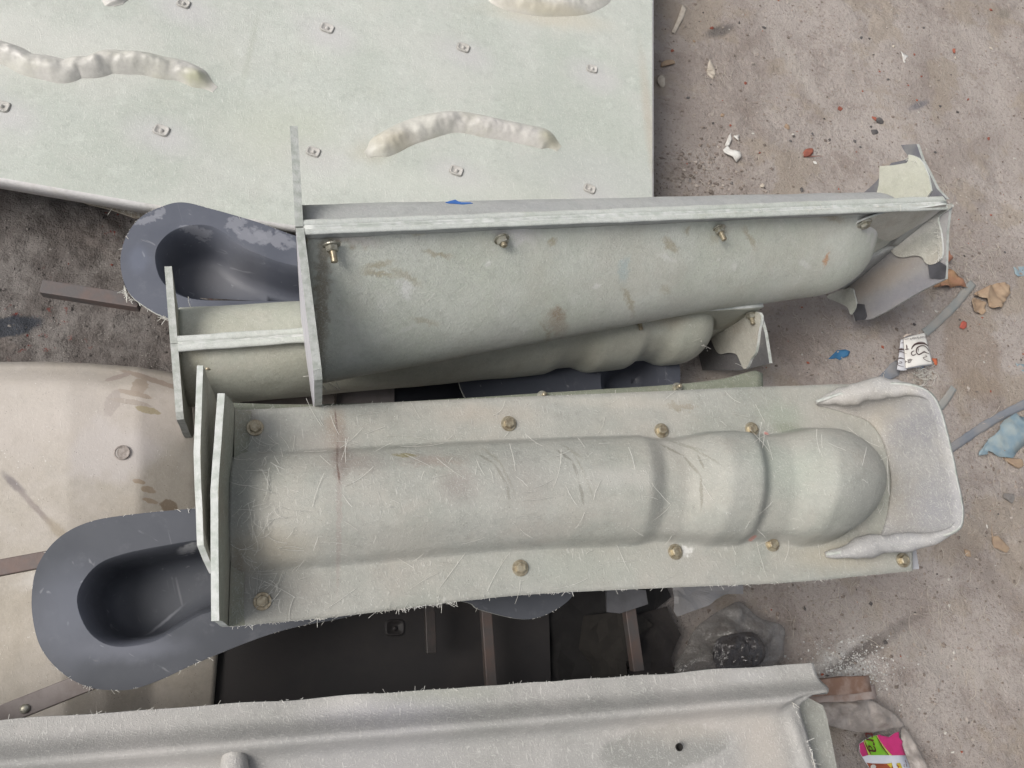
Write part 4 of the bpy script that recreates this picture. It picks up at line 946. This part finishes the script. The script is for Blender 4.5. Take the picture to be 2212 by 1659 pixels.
blue_p = plain('blue_plastic', (.045, .16, .30), (.035, .12, .24), .45, 20)
dull_blue = plain('dusty_blue_plastic', (.185, .20, .225), (.24, .235, .235), .6, 20)
aqua = plain('aqua_plastic', (.30, .35, .35), (.20, .28, .33), .5, 25)
strap_m = plain('grey_green_strap', (.25, .26, .25), (.30, .285, .26), .7, 30)
redc = plain('red_plastic', (.50, .12, .08), (.42, .10, .07), .5)
leaf_m = plain('dry_leaf', (.36, .265, .18), (.30, .21, .14), .8, 40, bump=.6)
leaf_r = plain('russet_leaf', (.31, .15, .10), (.36, .23, .12), .75, 18, bump=.6)
flake(1812, 766, [(-24, 10), (-16, 2), (-3, -10), (12, -10), (22, -5), (18, 4), (8, 8), (2, 12), (-6, 8), (-14, 10)], blue_p, 'bright blue plastic flake on the earth left of the paper cup', 'plastic scrap')
flake(1918, 800, [(-10, 26), (-28, 30), (-20, 14), (-6, 0), (4, -14), (18, -22), (28, -12), (24, 10), (10, 18)], dull_blue, 'dull blue torn plastic under the paper cup', 'plastic scrap', lift=.002)
flake(1902, 822, [(-10, 8), (-4, -8), (8, -6), (6, 4), (0, 10)], blue_p, 'small bright blue shred beside the front mould edge', 'plastic scrap', lift=.005)
flake(1992, 796, [(-6, 4), (-2, -6), (8, -3), (6, 5)], blue_p, 'tiny blue shred below the paper cup', 'plastic scrap')
flake(2080, 702, [(-8, 6), (-6, -4), (0, -9), (8, -6), (9, 4), (2, 9)], redc, 'red torn plastic bit right of the long grey strap', 'plastic scrap', lift=.006)
flake(2019, 781, [(-5, -7), (6, -7), (5, 8), (0, 8)], plain('orange_plastic', (.60, .16, .07), rough=.5), 'small orange tag at the corner of the paper cup', 'plastic scrap', lift=.005)
# straps
def ribbon(pts, wd, mat, lb, z=.004, cat='strap', name='strap', th=.0012):
    c = crom([G(u, v, z) for u, v in pts], 60); vs, fs = [], []
    for i, p in enumerate(c):
        d = (c[min(59, i + 1)] - c[max(0, i - 1)]); d.z = 0; d.normalize(); s = d.cross(UP)
        tw = .15 * noise.noise(p * 8)
        for k in (-.5, -.17, .17, .5): vs.append(p + s * wd * k * (1 + .15 * noise.noise(p * 60)) + UP * (tw * wd * k + .002 * noise.noise(p * 22)))
    for i in range(59):
        for k in range(3): fs.append((i * 4 + k, i * 4 + k + 1, i * 4 + 5 + k, i * 4 + 4 + k))
    o = obj(name, vs, fs, mat); solid(o, th, 0); tag(o, lb, cat); return o
ribbon([(2100, 612), (2060, 660), (2010, 708), (1995, 720)], .022, strap_m, 'long dusty grey strap running from the dry leaf to the cup')
ribbon([(2058, 838), (2045, 858), (2028, 880)], .018, strap_m, 'short grey-green strap stub beside the front mould toe')
ribbon([(2030, 985), (2080, 950), (2150, 905), (2235, 862)], .020, dull_blue, 'long blue strap crossing the earth at the right edge', z=.003)
flake(2165, 940, [(-52, 44), (-40, 20), (-18, 0), (8, -34), (30, -48), (60, -30), (60, 10), (36, 36), (20, 50), (-4, 46), (-30, 34), (-34, 42)], aqua, 'large torn aqua plastic sheet on the blue strap', 'plastic sheet', 'plastic_sheet', lift=.012, curl=.014)
flake(2203, 582, [(-16, -8), (-10, -14), (14, -12), (16, 12), (-6, 16), (-12, 8)], aqua, 'pale aqua plastic piece at the right picture edge', 'plastic scrap')
flake(2208, 790, [(-14, -6), (4, -4), (10, 14), (-2, 10)], aqua, 'curled aqua fragment at the right edge below the dry leaves', 'plastic scrap')
# leaves
def leafy(u, v, px, mat, lb): return flake(u, v, px, mat, lb, 'leaf', 'dry_leaf', .0007, .010, .016, 40)
leafy(2142, 638, [(-40, -2), (-20, -14), (10, -26), (34, -24), (40, -6), (28, 12), (22, 26), (4, 28), (-6, 14), (-20, 4)], leaf_m, 'tan crumpled dry leaf, the larger one at the end of the grey strap')
leafy(2125, 655, [(-26, -10), (-8, -6), (6, 10), (2, 22), (-14, 20), (-24, 8)], leaf_m, 'tan dry leaf half hidden under the larger tan leaf')
leafy(2048, 600, [(-36, 22), (-20, 0), (-8, -14), (10, -18), (22, 0), (34, 12), (46, 20), (20, 16), (4, 22), (-14, 20)], leaf_r, 'russet and yellow dry leaf at the toe of the top mould')
leafy(2042, 572, [(-8, -20), (2, -28), (16, -18), (8, -6), (4, 8), (-6, 4)], leaf_r, 'curled brown leaf stalk above the russet leaf')
# dried clay clods
stone(2190, 1000, .030, clay, 'tan clay clod at the right edge below the aqua sheet', 'clay clod', 'clay_clod', (1, .8, .3))
stone(2165, 978, .016, clay, 'smaller tan clay clod touching the aqua sheet', 'clay clod', 'clay_clod', (1, .7, .4))
stone(2160, 1180, .026, clay, 'flat cracked clay slab at the lower right of the earth', 'clay clod', 'clay_clod', (1, .9, .15))
stone(2090, 895 + 300, .012, clay, 'tan crumb left of the cracked clay slab', 'clay clod', 'clay_clod')
# white broken chips near the panel corner
flake(1581, 327, [(-18, -6), (-8, -14), (0, 0), (14, 2), (18, 14), (10, 22), (-4, 10), (-16, 2)], whitec, 'jagged white shard on the dark earth above the top mould', 'shard', 'white_shard', .003, .008, .01)
flake(1576, 304, [(-8, 8), (-4, -6), (2, -16), (4, -2), (0, 10)], whitec, 'narrow white shard above the jagged one', 'shard', 'white_shard', .003, .006, .008)
flake(1590, 298, [(-6, -4), (6, -6), (4, 8)], whitec, 'tiny white triangle beside the narrow white shard', 'shard', 'white_shard', .002)
flake(1953, 122, [(-8, -10), (8, -2), (10, 8), (0, 14), (-4, 2)], whitec, 'pale triangular chip alone on the open earth', 'shard', 'white_shard', .002)
flake(1538, 155, [(-6, -26), (2, -10), (8, 4), (2, 16), (-10, 6), (-12, -4)], palest, 'splintered cream chip with fibres, below the panel top corner', 'shard', 'cream_shard', .002)
flake(1470, 30, [(-20, 40), (-6, 10), (4, -20), (14, -14), (8, 6), (0, 20), (-12, 42)], palest, 'long pale splinter near the top right of the panel', 'splinter', 'splinter', .002)
# gravel and grit no one could count
def scatter(name, n, region, rmin, rmax, cols, lb, reject=None):
    vs, fs, cl = [], [], []
    base = [Vector(q) for q in ((1, 0, 0), (-1, 0, 0), (0, 1, 0), (0, -1, 0), (0, 0, 1), (0, 0, -1))]
    tri = ((0, 2, 4), (2, 1, 4), (1, 3, 4), (3, 0, 4), (2, 0, 5), (1, 2, 5), (3, 1, 5), (0, 3, 5))
    for _ in range(n):
        u, v = region(); p = G(u, v); r = rmin + (rmax - rmin) * random.random() ** 4
        rot = Matrix.Rotation(random.random() * 6, 3, Vector((random.gauss(0, 1), random.gauss(0, 1), random.gauss(0, 1))).normalized()); b = len(vs)
        st = Vector((random.uniform(.6, 1.4), random.uniform(.6, 1.2), random.uniform(.5, 1)))
        for q in base:
            w_ = rot @ (q * r * random.uniform(.7, 1.2)); vs.append(p + Vector((w_.x * st.x, w_.y * st.y, w_.z * st.z * .7 + r * .2)))
        c = random.choice(cols)
        for t in tri: fs.append(tuple(b + k for k in t))
        cl += [c] * 8
    mats = sorted(set(cl), key=str); mm = []
    for c in mats: mm.append(plain('grit', c, tuple(q * .75 for q in c), .9, 90))
    o = obj(name, vs, fs, mm, None, smooth=False, mi=[mats.index(c) for c in cl]); tag(o, lb, 'gravel', None, 'stuff'); return o
brownish = [(.33, .277, .238), (.39, .335, .29), (.26, .213, .178), (.44, .385, .34), (.20, .165, .14)]
def reg():
    while True:
        u, v = random.uniform(1300, 2260), random.uniform(-60, 1720)
        if u > 1405 or v > 420: return u, v
scatter('gravel', 10500, reg, .0008, .0055, brownish * 6 + [(.10, .09, .085), (.34, .10, .06), (.60, .57, .52)], 'fine brown grit strewn over the bare earth')
def reg2(): return random.gauss(1500, 70), random.gauss(385, 60)
scatter('gravel', 900, reg2, .001, .007, brownish + [(.23, .19, .165), (.26, .22, .19)], 'coarse crumbs of soil along the panel corner')
def reg3(): return random.gauss(1835, 45), random.gauss(1445, 28)
scatter('gravel', 1500, reg3, .0008, .0035, [(.62, .60, .57), (.52, .49, .45), (.70, .69, .66)], 'white sanding dust and crumbs by the timber stake')
def reg4():
    return random.uniform(-80, 440), random.uniform(385, 800)
scatter('gravel', 1000, reg4, .0008, .0042, [(.13, .115, .105), (.17, .15, .14), (.10, .09, .082), (.22, .20, .185), (.13, .115, .105)] * 8 + [(.20, .05, .035)], 'dark crumbs on the oily earth in the left corner')
# loose strands of glass fibre
def strand_at(p, nrm, L, bend=.15, lift=.0012, th=None):
    th = random.random() * PI if th is None else th
    t = nrm.cross(Vector((.3, .8, .1))).normalized(); s = nrm.cross(t)
    d = t * math.cos(th) + s * math.sin(th); q = nrm.cross(d); n = 6
    b = random.gauss(0, bend)
    return [p + d * (L * (i / n - .5)) + q * (L * b * (4 * (i / n) * (1 - i / n) - .6)) + nrm * (lift + .002 * abs(random.gauss(0, .4))) for i in range(n + 1)]
bvh = None
dg = bpy.context.evaluated_depsgraph_get
lines = []
def on_C(s, t):
    tc, b, H, pw = profC(s); x = (t - tc) / b if b > .001 else 9
    h = crown_h(x, H, pw) if abs(x) < 1 else 0
    return SfC(s, t) + UP * (h + .0006)
for _ in range(150):
    s = random.random() ** 1.5 * .95 + .02; t = random.uniform(.03, .99)
    p = on_C(s, t); lines.append(strand_at(p, UP, random.choice((.012, .02, .03, .03, .045, .06)), .05))
for _ in range(70):
    lines.append(strand_at(on_C(random.uniform(.01, .06), random.uniform(.1, .95)), UP, random.uniform(.01, .03), .1, .003))
fl = strands('loose_fibres', lines, .00026, fibre); tag(fl, 'long loose glass fibres strewn over the front mould', 'fibres', None, 'stuff')
lines = []
for cu, cv, su, sv, n_, Lm in ((2100, 560, 40, 40, 40, .05), (1980, 830, 35, 14, 40, .05), (2070, 600, 40, 40, 40, .04), (2190, 960, 30, 25, 60, .05), (2180, 990, 30, 20, 40, .03), (1545, 165, 16, 14, 16, .05), (2030, 405, 22, 12, 20, .05), (2060, 1080, 60, 100, 50, .05), (1900, 1300, 160, 70, 60, .05), (1800, 250, 300, 200, 60, .03), (2050, 1450, 120, 150, 50, .04), (1450, 400, 40, 30, 20, .04), (1780, 520 + 180, 60, 30, 24, .03)):
    for _ in range(n_):
        u, v = random.gauss(cu, su), random.gauss(cv, sv); lines.append(strand_at(G(u, v), UP, Lm * random.uniform(.3, 1.1), .25, .003))
fl = strands('loose_fibres', lines, .00055, plain('straw_fibre', (.55, .49, .42), (.42, .36, .30), .7)); tag(fl, 'dusty straw-coloured fibres littering the earth on the right', 'fibres', None, 'stuff')
lines = []
for cu, cv, z_, n_, Lm in ((870, 635, .42, 12, .05), (400, 690, .2, 8, .06), (700, 820, .3, 5, .05)):
    for _ in range(n_): lines.append(strand_at(P(random.gauss(cu, 25), random.gauss(cv, 12), z_ + .012), (soA + UP).normalized(), Lm * random.uniform(.5, 1.1), .15, .006))
# curly tuft by the cup
for _ in range(26):
    c = G(random.gauss(1985, 14), random.gauss(812, 10)); r = random.uniform(.006, .018); a0_ = random.random() * 6; k0 = random.uniform(2.5, 5)
    lines.append([c + Vector((math.cos(a0_ + k0 * i / 10) * r, math.sin(a0_ + k0 * i / 10) * r * .8, .004 + .02 * i / 10 * random.random())) for i in range(11)])
fl = strands('fibre_tuft', lines, .0006, fibre); tag(fl, 'pale curled fibre tufts by the paper cup and on the upright moulds', 'fibres', None, 'stuff')

# ------------------------------------------------------------------ paper cup
paper = plain('cup_paper', (.74, .72, .67), (.66, .63, .58), .6, 25, bump=.15)
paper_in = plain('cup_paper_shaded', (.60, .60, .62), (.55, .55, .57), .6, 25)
ink = plain('brown_ink', (.055, .030, .028), (.085, .05, .045), .6)
cz = .016
def cu(x, y): return ((3480 + x * .13562) / 1.85172, (1300 + y * .13562) / 1.85172)
cup = empty('paper_cup', G(*cu(1400, 800))); tag(cup, 'crushed white paper cup with brown swirl print lying on the earth', 'paper cup')
def cup_face(name, pts, z, th, mat, bulge):
    a, b, c, d = [P(*cu(*q), z) for q in pts]
    def f(i, j):
        p = a.lerp(b, i).lerp(d.lerp(c, i), j); return p + UP * (bulge * math.sin(PI * i) * (.6 + .4 * j) + .0008 * noise.noise(p * 90))
    vs, fs = grid(16, 14, f); o = obj(name, vs, [g[::-1] for g in fs], mat, cup); solid(o, th, -1); return f
fcup = cup_face('wall', [(990, 400), (1625, 228), (1852, 1150), (1055, 1275)], cz, .001, paper, .006)
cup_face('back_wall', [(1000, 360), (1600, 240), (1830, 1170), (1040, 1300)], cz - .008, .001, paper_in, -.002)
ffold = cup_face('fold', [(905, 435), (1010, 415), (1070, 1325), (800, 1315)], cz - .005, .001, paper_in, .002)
bead('rim', cup, [P(*cu(*q), cz - .001 + .002 * math.sin(k)) for k, q in enumerate(((1050, 1265), (1250, 1215), (1450, 1180), (1650, 1160), (1850, 1140)))], [.0012, .0016, .0017, .0016, .0012], paper, 8, .1)
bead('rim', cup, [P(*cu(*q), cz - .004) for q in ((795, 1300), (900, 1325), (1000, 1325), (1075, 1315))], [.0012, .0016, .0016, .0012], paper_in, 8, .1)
bead('base_crimp', cup, [P(*cu(*q), cz + .001) for q in ((1000, 350), (1100, 290), (1200, 275))], [.002, .003, .002], plain('dirty_paper', (.55, .47, .40)), 8, .4, 120)
def cup_h(x, y):
    i = (x - 1000) / 800; return cz + .006 * math.sin(PI * max(0, min(1, i))) * .8 + .0022
def stroke(parent, name, pts, wd, mat, h):
    c = crom([P(*cu(x, y), h(x, y)) for x, y in pts], 36); vs, fs = [], []
    for i, p in enumerate(c):
        d = (c[min(35, i + 1)] - c[max(0, i - 1)]).normalized(); s = d.cross(UP).normalized(); t = i / 35
        w_ = wd * .68 * (.45 + .55 * math.sin(PI * t))
        vs += [p - s * w_ / 2, p + s * w_ / 2]
    for i in range(35): fs.append((2 * i, 2 * i + 1, 2 * i + 3, 2 * i + 2))
    return vs, fs
def strokes(name, parent, L, mat, h):
    V, Fc = [], []
    for pts, wd in L:
        vs, fs = stroke(parent, name, pts, wd, mat, h); b = len(V); V += vs; Fc += [tuple(b + k for k in f) for f in fs]
    o = obj(name, V, Fc, mat, parent, smooth=False); solid(o, .0002, 1); return o
strokes('swirl_print', cup, [([(1225, 710), (1250, 650), (1330, 570), (1450, 540), (1600, 545), (1720, 620)], .0062), ([(1300, 560), (1420, 510), (1540, 500), (1650, 540)], .0015),
    ([(1735, 770), (1690, 690), (1590, 610), (1480, 620), (1390, 680), (1365, 770), (1400, 850), (1460, 865), (1540, 820), (1620, 800), (1745, 855)], .0042), ([(1440, 690), (1420, 740), (1425, 790)], .0018), ([(1550, 780), (1620, 775), (1640, 800)], .0012),
    ([(1310, 760), (1240, 790), (1220, 850), (1260, 890), (1320, 880), (1345, 850)], .0034), ([(1625, 880), (1680, 930), (1620, 945), (1570, 970), (1620, 1020), (1700, 1060), (1800, 1085)], .0022),
    ([(1075, 580), (1085, 640), (1092, 715)], .0045), ([(1035, 722), (1090, 715), (1150, 705)], .0032), ([(1040, 1040), (1048, 1080), (1052, 1115)], .002), ([(1045, 1080), (1100, 1070)], .0015), ([(1110, 1010), (1130, 1060), (1115, 1105)], .0022), ([(1130, 1020), (1190, 1010), (1250, 1020)], .0022), ([(1120, 1060), (1180, 1050), (1235, 1050)], .0022), ([(1115, 1105), (1170, 1095), (1215, 1080)], .0022), ([(1020, 845), (1060, 838), (1066, 858)], .0012), ([(1010, 428), (1080, 415), (1170, 400)], .0012)], ink, cup_h)
strokes('stripe_print', cup, [([(830, 742), (880, 722), (950, 722), (1010, 738)], .0055), ([(870, 690), (940, 683), (1005, 705)], .0013), ([(845, 800), (900, 785), (960, 800), (1015, 830)], .0032), ([(805, 1000), (880, 980), (950, 985), (1020, 1005)], .0028), ([(840, 955), (940, 960)], .0012), ([(865, 1060), (930, 1090), (940, 1120), (850, 1120), (800, 1125), (830, 1180), (920, 1215), (990, 1220)], .0022), ([(920, 530), (985, 520)], .0018)], ink, lambda x, y: cz - .0012)
def text(body, at, size, rot, mat, parent, z, font_shear=0):
    cu_ = bpy.data.curves.new('lettering', 'FONT'); cu_.body = body; cu_.size = size; cu_.align_x = 'CENTER'; cu_.align_y = 'CENTER'; cu_.shear = font_shear; cu_.offset = .0
    o = bpy.data.objects.new('lettering', cu_); C.objects.link(o); o.data.materials.append(mat); o.parent = parent
    bpy.context.view_layer.update()
    me = bpy.data.meshes.new_from_object(o.evaluated_get(bpy.context.evaluated_depsgraph_get())); bpy.data.objects.remove(o)
    o = bpy.data.objects.new('lettering', me); C.objects.link(o); o.parent = parent
    if not me.materials: me.materials.append(mat)
    o.location = P(*at, z) - base_of(parent); o.rotation_euler = (0, 0, rot); return o
a_, b_ = P(*cu(1200, 395), cz), P(*cu(1640, 345), cz); rt = math.atan2(b_.y - a_.y, b_.x - a_.x)
text('Food Grade P', cu(1415, 375), .0082, rt + PI, ink, cup, cz + .0085)

# ------------------------------------------------------------------ torn sachet
def sc_(x, y): return ((3396 + x * .13562) / 1.85172, (2872 + y * .13562) / 1.85172)
sz = .03
sach = empty('torn_sachet', P(*sc_(950, 1100), 0)); tag(sach, 'torn pink and green food sachet at the bottom right corner', 'sachet')
pink = plain('pink_print', (.52, .035, .17), (.44, .03, .13), .35, 40); green = plain('green_print', (.22, .46, .035), (.16, .40, .02), .35, 30)
lime = plain('lime_print', (.46, .56, .10), (.42, .5, .08), .35); white_f = plain('white_foil', (.62, .64, .68), (.52, .54, .60), .3, 20); brn = plain('brown_print', (.33, .085, .035), (.25, .06, .03), .4, 30)
yel = plain('yellow_print', (.62, .48, .05), rough=.4); dred = plain('maroon_print', (.10, .02, .015), rough=.4); wht = plain('white_print', (.7, .68, .63), rough=.4)
def sach_z(p): return .010 * noise.noise(p * 11 + Vector((2, 5, 0)))
def spiece(name, px, mat, h):
    pts = [P(*sc_(x, y), sz) for x, y in px]
    bm = bmesh.new(); f = bm.faces.new([bm.verts.new(p) for p in pts]); bm.normal_update()
    if f.normal.z < 0: f.normal_flip()
    bmesh.ops.triangulate(bm, faces=bm.faces[:]); bmesh.ops.subdivide_edges(bm, edges=bm.edges[:], cuts=3, use_grid_fill=True)
    for w_ in bm.verts: w_.co.z += sach_z(Vector((w_.co.x, w_.co.y, 0))) + h
    bm.verts.index_update(); vs = [w_.co.copy() for w_ in bm.verts]; fs = [[w_.index for w_ in f.verts] for f in bm.faces]; bm.free()
    o = obj(name, vs, fs, mat, sach); solid(o, .0004, 1); return o
spiece('foil', [(290, 760), (420, 660), (640, 545), (800, 505), (900, 490), (960, 515), (1100, 545), (1180, 562), (1250, 510), (1360, 440), (1490, 412), (1500, 580), (1600, 680), (1580, 800), (1660, 1080), (1690, 1200), (1780, 1475), (1850, 1800), (700, 1800), (620, 1475), (480, 1290), (380, 1140), (300, 1000)], white_f, 0)
spiece('pink_band', [(290, 760), (415, 690), (570, 1090), (385, 1140), (300, 1000)], pink, .0012)
spiece('lime_band', [(415, 690), (440, 655), (470, 640), (660, 1095), (570, 1095)], lime, .0010)
spiece('green_band', [(470, 640), (640, 550), (780, 510), (880, 680), (1020, 900), (1170, 1095), (660, 1095)], green, .0014)
spiece('lime_band', [(780, 510), (805, 505), (900, 670), (1060, 880), (1260, 1100), (1170, 1095), (1020, 900), (880, 680)], lime, .0010)
spiece('pink_band', [(805, 505), (900, 490), (960, 515), (1100, 545), (1180, 562), (1250, 510), (1360, 440), (1490, 412), (1500, 580), (1600, 680), (1580, 800), (1660, 1095), (1260, 1100), (1060, 880), (900, 670)], pink, .0012)
spiece('brown_band', [(520, 1320), (700, 1345), (1000, 1350), (1120, 1345), (1240, 1320), (1290, 1475), (1400, 1800), (700, 1800), (620, 1475)], brn, .0012)
spiece('yellow_corner', [(1110, 1350), (1240, 1318), (1260, 1400), (1230, 1475), (1200, 1450)], yel, .0018)
spiece('yellow_label', [(1380, 1330), (1480, 1320), (1540, 1475), (1600, 1650), (1480, 1650), (1420, 1475)], yel, .0012)
spiece('white_spot', [(640, 1420), (700, 1370), (770, 1380), (810, 1430), (790, 1500), (700, 1520), (650, 1480)], wht, .0018)
sh_ = lambda x, y: sz + sach_z(Vector((*P(x, y, sz).xy, 0)))
cu_save = cu
cu = sc_
hS = lambda x, y: sz + sach_z(Vector((*P(*sc_(x, y), sz).xy, 0))) + .0022
strokes('band_line', sach, [([(455, 650), (490, 760), (560, 920), (650, 1080)], .0032), ([(810, 540), (900, 700), (1010, 880), (1165, 1080)], .003)], dred, hS)
strokes('label_print', sach, [([(1410, 1360), (1420, 1410), (1440, 1400)], .0025), ([(1425, 1430), (1470, 1420), (1450, 1470)], .0025)], brn, hS)
strokes('small_print', sach, [([(1655, 1240), (1680, 1300), (1690, 1340)], .0016), ([(1680, 1350), (1700, 1400), (1710, 1450)], .0016), ([(1610, 1370), (1640, 1390)], .0016), ([(1610, 1400), (1640, 1450)], .0016)], dred, hS)
cu = cu_save
p0, p1 = P(*sc_(640, 570), sz), P(*sc_(690, 780), sz); rt = math.atan2(p1.y - p0.y, p1.x - p0.x)
t_ = text('tra', sc_(665, 675), .034, rt, dred, sach, hS(665, 675) + .003, .3)

# ------------------------------------------------------------------ clear bags and film
def film(name, col, alpha, rough=.25):
    m = M(name); t = m.n('ShaderNodeBsdfTransparent'); mx = m.n('ShaderNodeMixShader')
    o = [n_ for n_ in m.t.nodes if n_.type == 'OUTPUT_MATERIAL'][0]
    wr = m.noise(30, 5, .6)
    m.out(m.mix(m.ramp(wr, .4, .65), col, tuple(q * 1.25 for q in col)), rough, m.bump(m.noise(26, 5, .6, dist=1.5), .5, .012), spec=.6)
    m.l(m.ramp(wr, .35, .65, alpha - .12, alpha + .12), mx.inputs[0]); m.l(t.outputs[0], mx.inputs[1]); m.l(m.b.outputs[0], mx.inputs[2]); m.l(mx.outputs[0], o.inputs[0]); return m.m
clear = film('clear_film', (.23, .22, .21), .45, .12); milky = film('milky_film', (.34, .30, .27), .8, .35)
dark_f = film('dark_film', (.06, .055, .055), .8, .12)
def crumple(name, px, z, h, mat, lb, cat, n=70, freq=14, parent=None, seed=0):
    pts = crom([P(u, v, z) for u, v in px], n, True); c = sum(pts, Vector()) / n; vs, fs = [], []
    R_ = 14
    for j in range(R_ + 1):
        for p in pts:
            q = c.lerp(p, 1 - j / R_ * .98); e = j / R_
            r = abs(noise.noise(q * freq + Vector((seed, 0, 0)))) + .5 * abs(noise.noise(q * freq * 2.3 + Vector((seed, 3, 0))))
            vs.append(q + UP * h * (.15 + r * 1.1) * sm(-.1, .5, e) + UP * .004 * noise.noise(q * 60))
    for j in range(R_):
        for k in range(n): fs.append((j * n + k, j * n + (k + 1) % n, (j + 1) * n + (k + 1) % n, (j + 1) * n + k))
    fs.append(tuple(range(R_ * n, R_ * n + n)))
    o = obj(name, vs, fs, mat, parent); solid(o, .0004, 1)
    if lb: tag(o, lb, cat)
    return o
bag = empty('plastic_bag', P(1580, 1390, 0)); tag(bag, 'clear crumpled plastic bag with a dark hollow, beside the pit', 'plastic bag')
crumple('bag_film', [(1455, 1450), (1480, 1400), (1500, 1360), (1535, 1330), (1570, 1310), (1600, 1300), (1640, 1335), (1690, 1352), (1692, 1395), (1680, 1440), (1600, 1475), (1500, 1480)], .03, .05, clear, None, None, parent=bag, seed=1)
crumple('bag_mouth', [(1543, 1392), (1560, 1375), (1620, 1365), (1645, 1385), (1652, 1415), (1630, 1440), (1560, 1450), (1542, 1430)], .085, .02, dark_f, None, None, parent=bag, freq=30, seed=4)
crumple('plastic_film', [(1722, 1515), (1760, 1508), (1830, 1508), (1880, 1512), (1930, 1540), (1952, 1568), (1920, 1575), (1870, 1583), (1800, 1570), (1745, 1548)], .03, .02, milky, 'milky plastic film beside the timber stake and bottom panel', 'plastic film', seed=7)
crumple('plastic_film', [(1950, 1570), (1975, 1600), (1995, 1640), (2010, 1700), (1965, 1700), (1952, 1640), (1945, 1600)], .02, .02, milky, 'milky plastic film wrapped round the torn sachet', 'plastic film', seed=9)
tag(slab('board_offcut', [(1310, 1270), (1395, 1275), (1400, 1305), (1340, 1325), (1312, 1322)], .16, .006, plain('grey_offcut', (.13, .13, .14), (.10, .1, .105), .6)), 'dark grey offcut behind the rust-spotted steel bar', 'offcut')
def pit_piece(px, z, c, lb, nm='cardboard', mat=None, cat='cardboard', th=.002, curl=.012):
    pts = [P(u, v, z) for u, v in px]; bm = bmesh.new(); f = bm.faces.new([bm.verts.new(p) for p in pts]); bm.normal_update()
    if f.normal.z < 0: f.normal_flip()
    bmesh.ops.triangulate(bm, faces=bm.faces[:]); bmesh.ops.subdivide_edges(bm, edges=bm.edges[:], cuts=3, use_grid_fill=True)
    for w_ in bm.verts: w_.co.z += curl * noise.noise(w_.co * 16) + curl * .4 * noise.noise(w_.co * 40)
    bm.verts.index_update(); vs = [w_.co.copy() for w_ in bm.verts]; fs = [[w_.index for w_ in f.verts] for f in bm.faces]; bm.free()
    o = obj(nm, vs, fs, mat or plain('cardboard_and_pit_shade', c, tuple(q * .7 for q in c), .85, 20), None, smooth=False); solid(o, th, 1); tag(o, lb, cat)
pit_piece([(1180, 1200), (1300, 1200), (1420, 1220), (1450, 1290), (1400, 1330), (1340, 1350), (1330, 1420), (1300, 1520), (1190, 1560), (1170, 1400)], .022, (.03, .028, .028), 'black torn sheet enlarged as painted shade in the pit beside the charcoal panel edge')  # black sheet spread here to stand in for shade on the ground
pit_piece([(1262, 1330), (1330, 1322), (1390, 1330), (1412, 1350), (1380, 1375), (1384, 1410), (1350, 1430), (1356, 1520), (1300, 1540), (1262, 1520), (1280, 1440), (1250, 1400)], .05, (.034, .03, .026), 'crumpled dark cardboard enlarged to darken the pit under the rust-spotted bar')  # cardboard pieces here and next made larger to fill the pit with dark
pit_piece([(1370, 1330), (1440, 1310), (1470, 1370), (1450, 1420), (1470, 1500), (1340, 1530), (1360, 1440)], .028, (.05, .043, .04), 'flat dark cardboard piece widened to darken the pit right of the rust-spotted bar')
pit_piece([(1458, 1318), (1452, 1260), (1600, 1250), (1605, 1283), (1570, 1283), (1545, 1296), (1530, 1308), (1490, 1322), (1466, 1332)], .13, (.2, .2, .2), 'torn milky plastic flap under the front mould edge', 'plastic_flap', plain('milky_flap', (.25, .245, .25), (.19, .185, .185), .35, 18), 'plastic flap', .0006, .02)
# timber stake
st_ = empty('timber_stake', P(1800, 1490, .05)); tag(st_, 'rough reddish timber stake jutting from under the bottom panel', 'timber stake')
for (a, b, wd, mat) in (((1690, 1492), (1880, 1478), .030, timber), ((1690, 1508), (1892, 1496), .026, plain('pale_split_timber', (.36, .30, .27), (.24, .16, .125), .85, 30, bump=.7, fine=120))):
    vs, fs = boxpts(P(*a, .09 if mat is timber else .08), P(*b, .085 if mat is timber else .075), UP, wd, .03)
    bm = bmesh.new(); bv = [bm.verts.new(v) for v in vs]
    for f in fs: bm.faces.new([bv[i] for i in f])
    bmesh.ops.subdivide_edges(bm, edges=bm.edges[:], cuts=10, use_grid_fill=True); bmesh.ops.recalc_face_normals(bm, faces=bm.faces)
    for v in bm.verts: v.co += Vector((0, noise.noise(v.co * 30) * .004, noise.noise(v.co * 24) * .005))
    bm.verts.index_update(); vs = [v.co.copy() for v in bm.verts]; fs = [[v.index for v in f.verts] for f in bm.faces]; bm.free()
    obj('half', vs, fs, mat, st_)
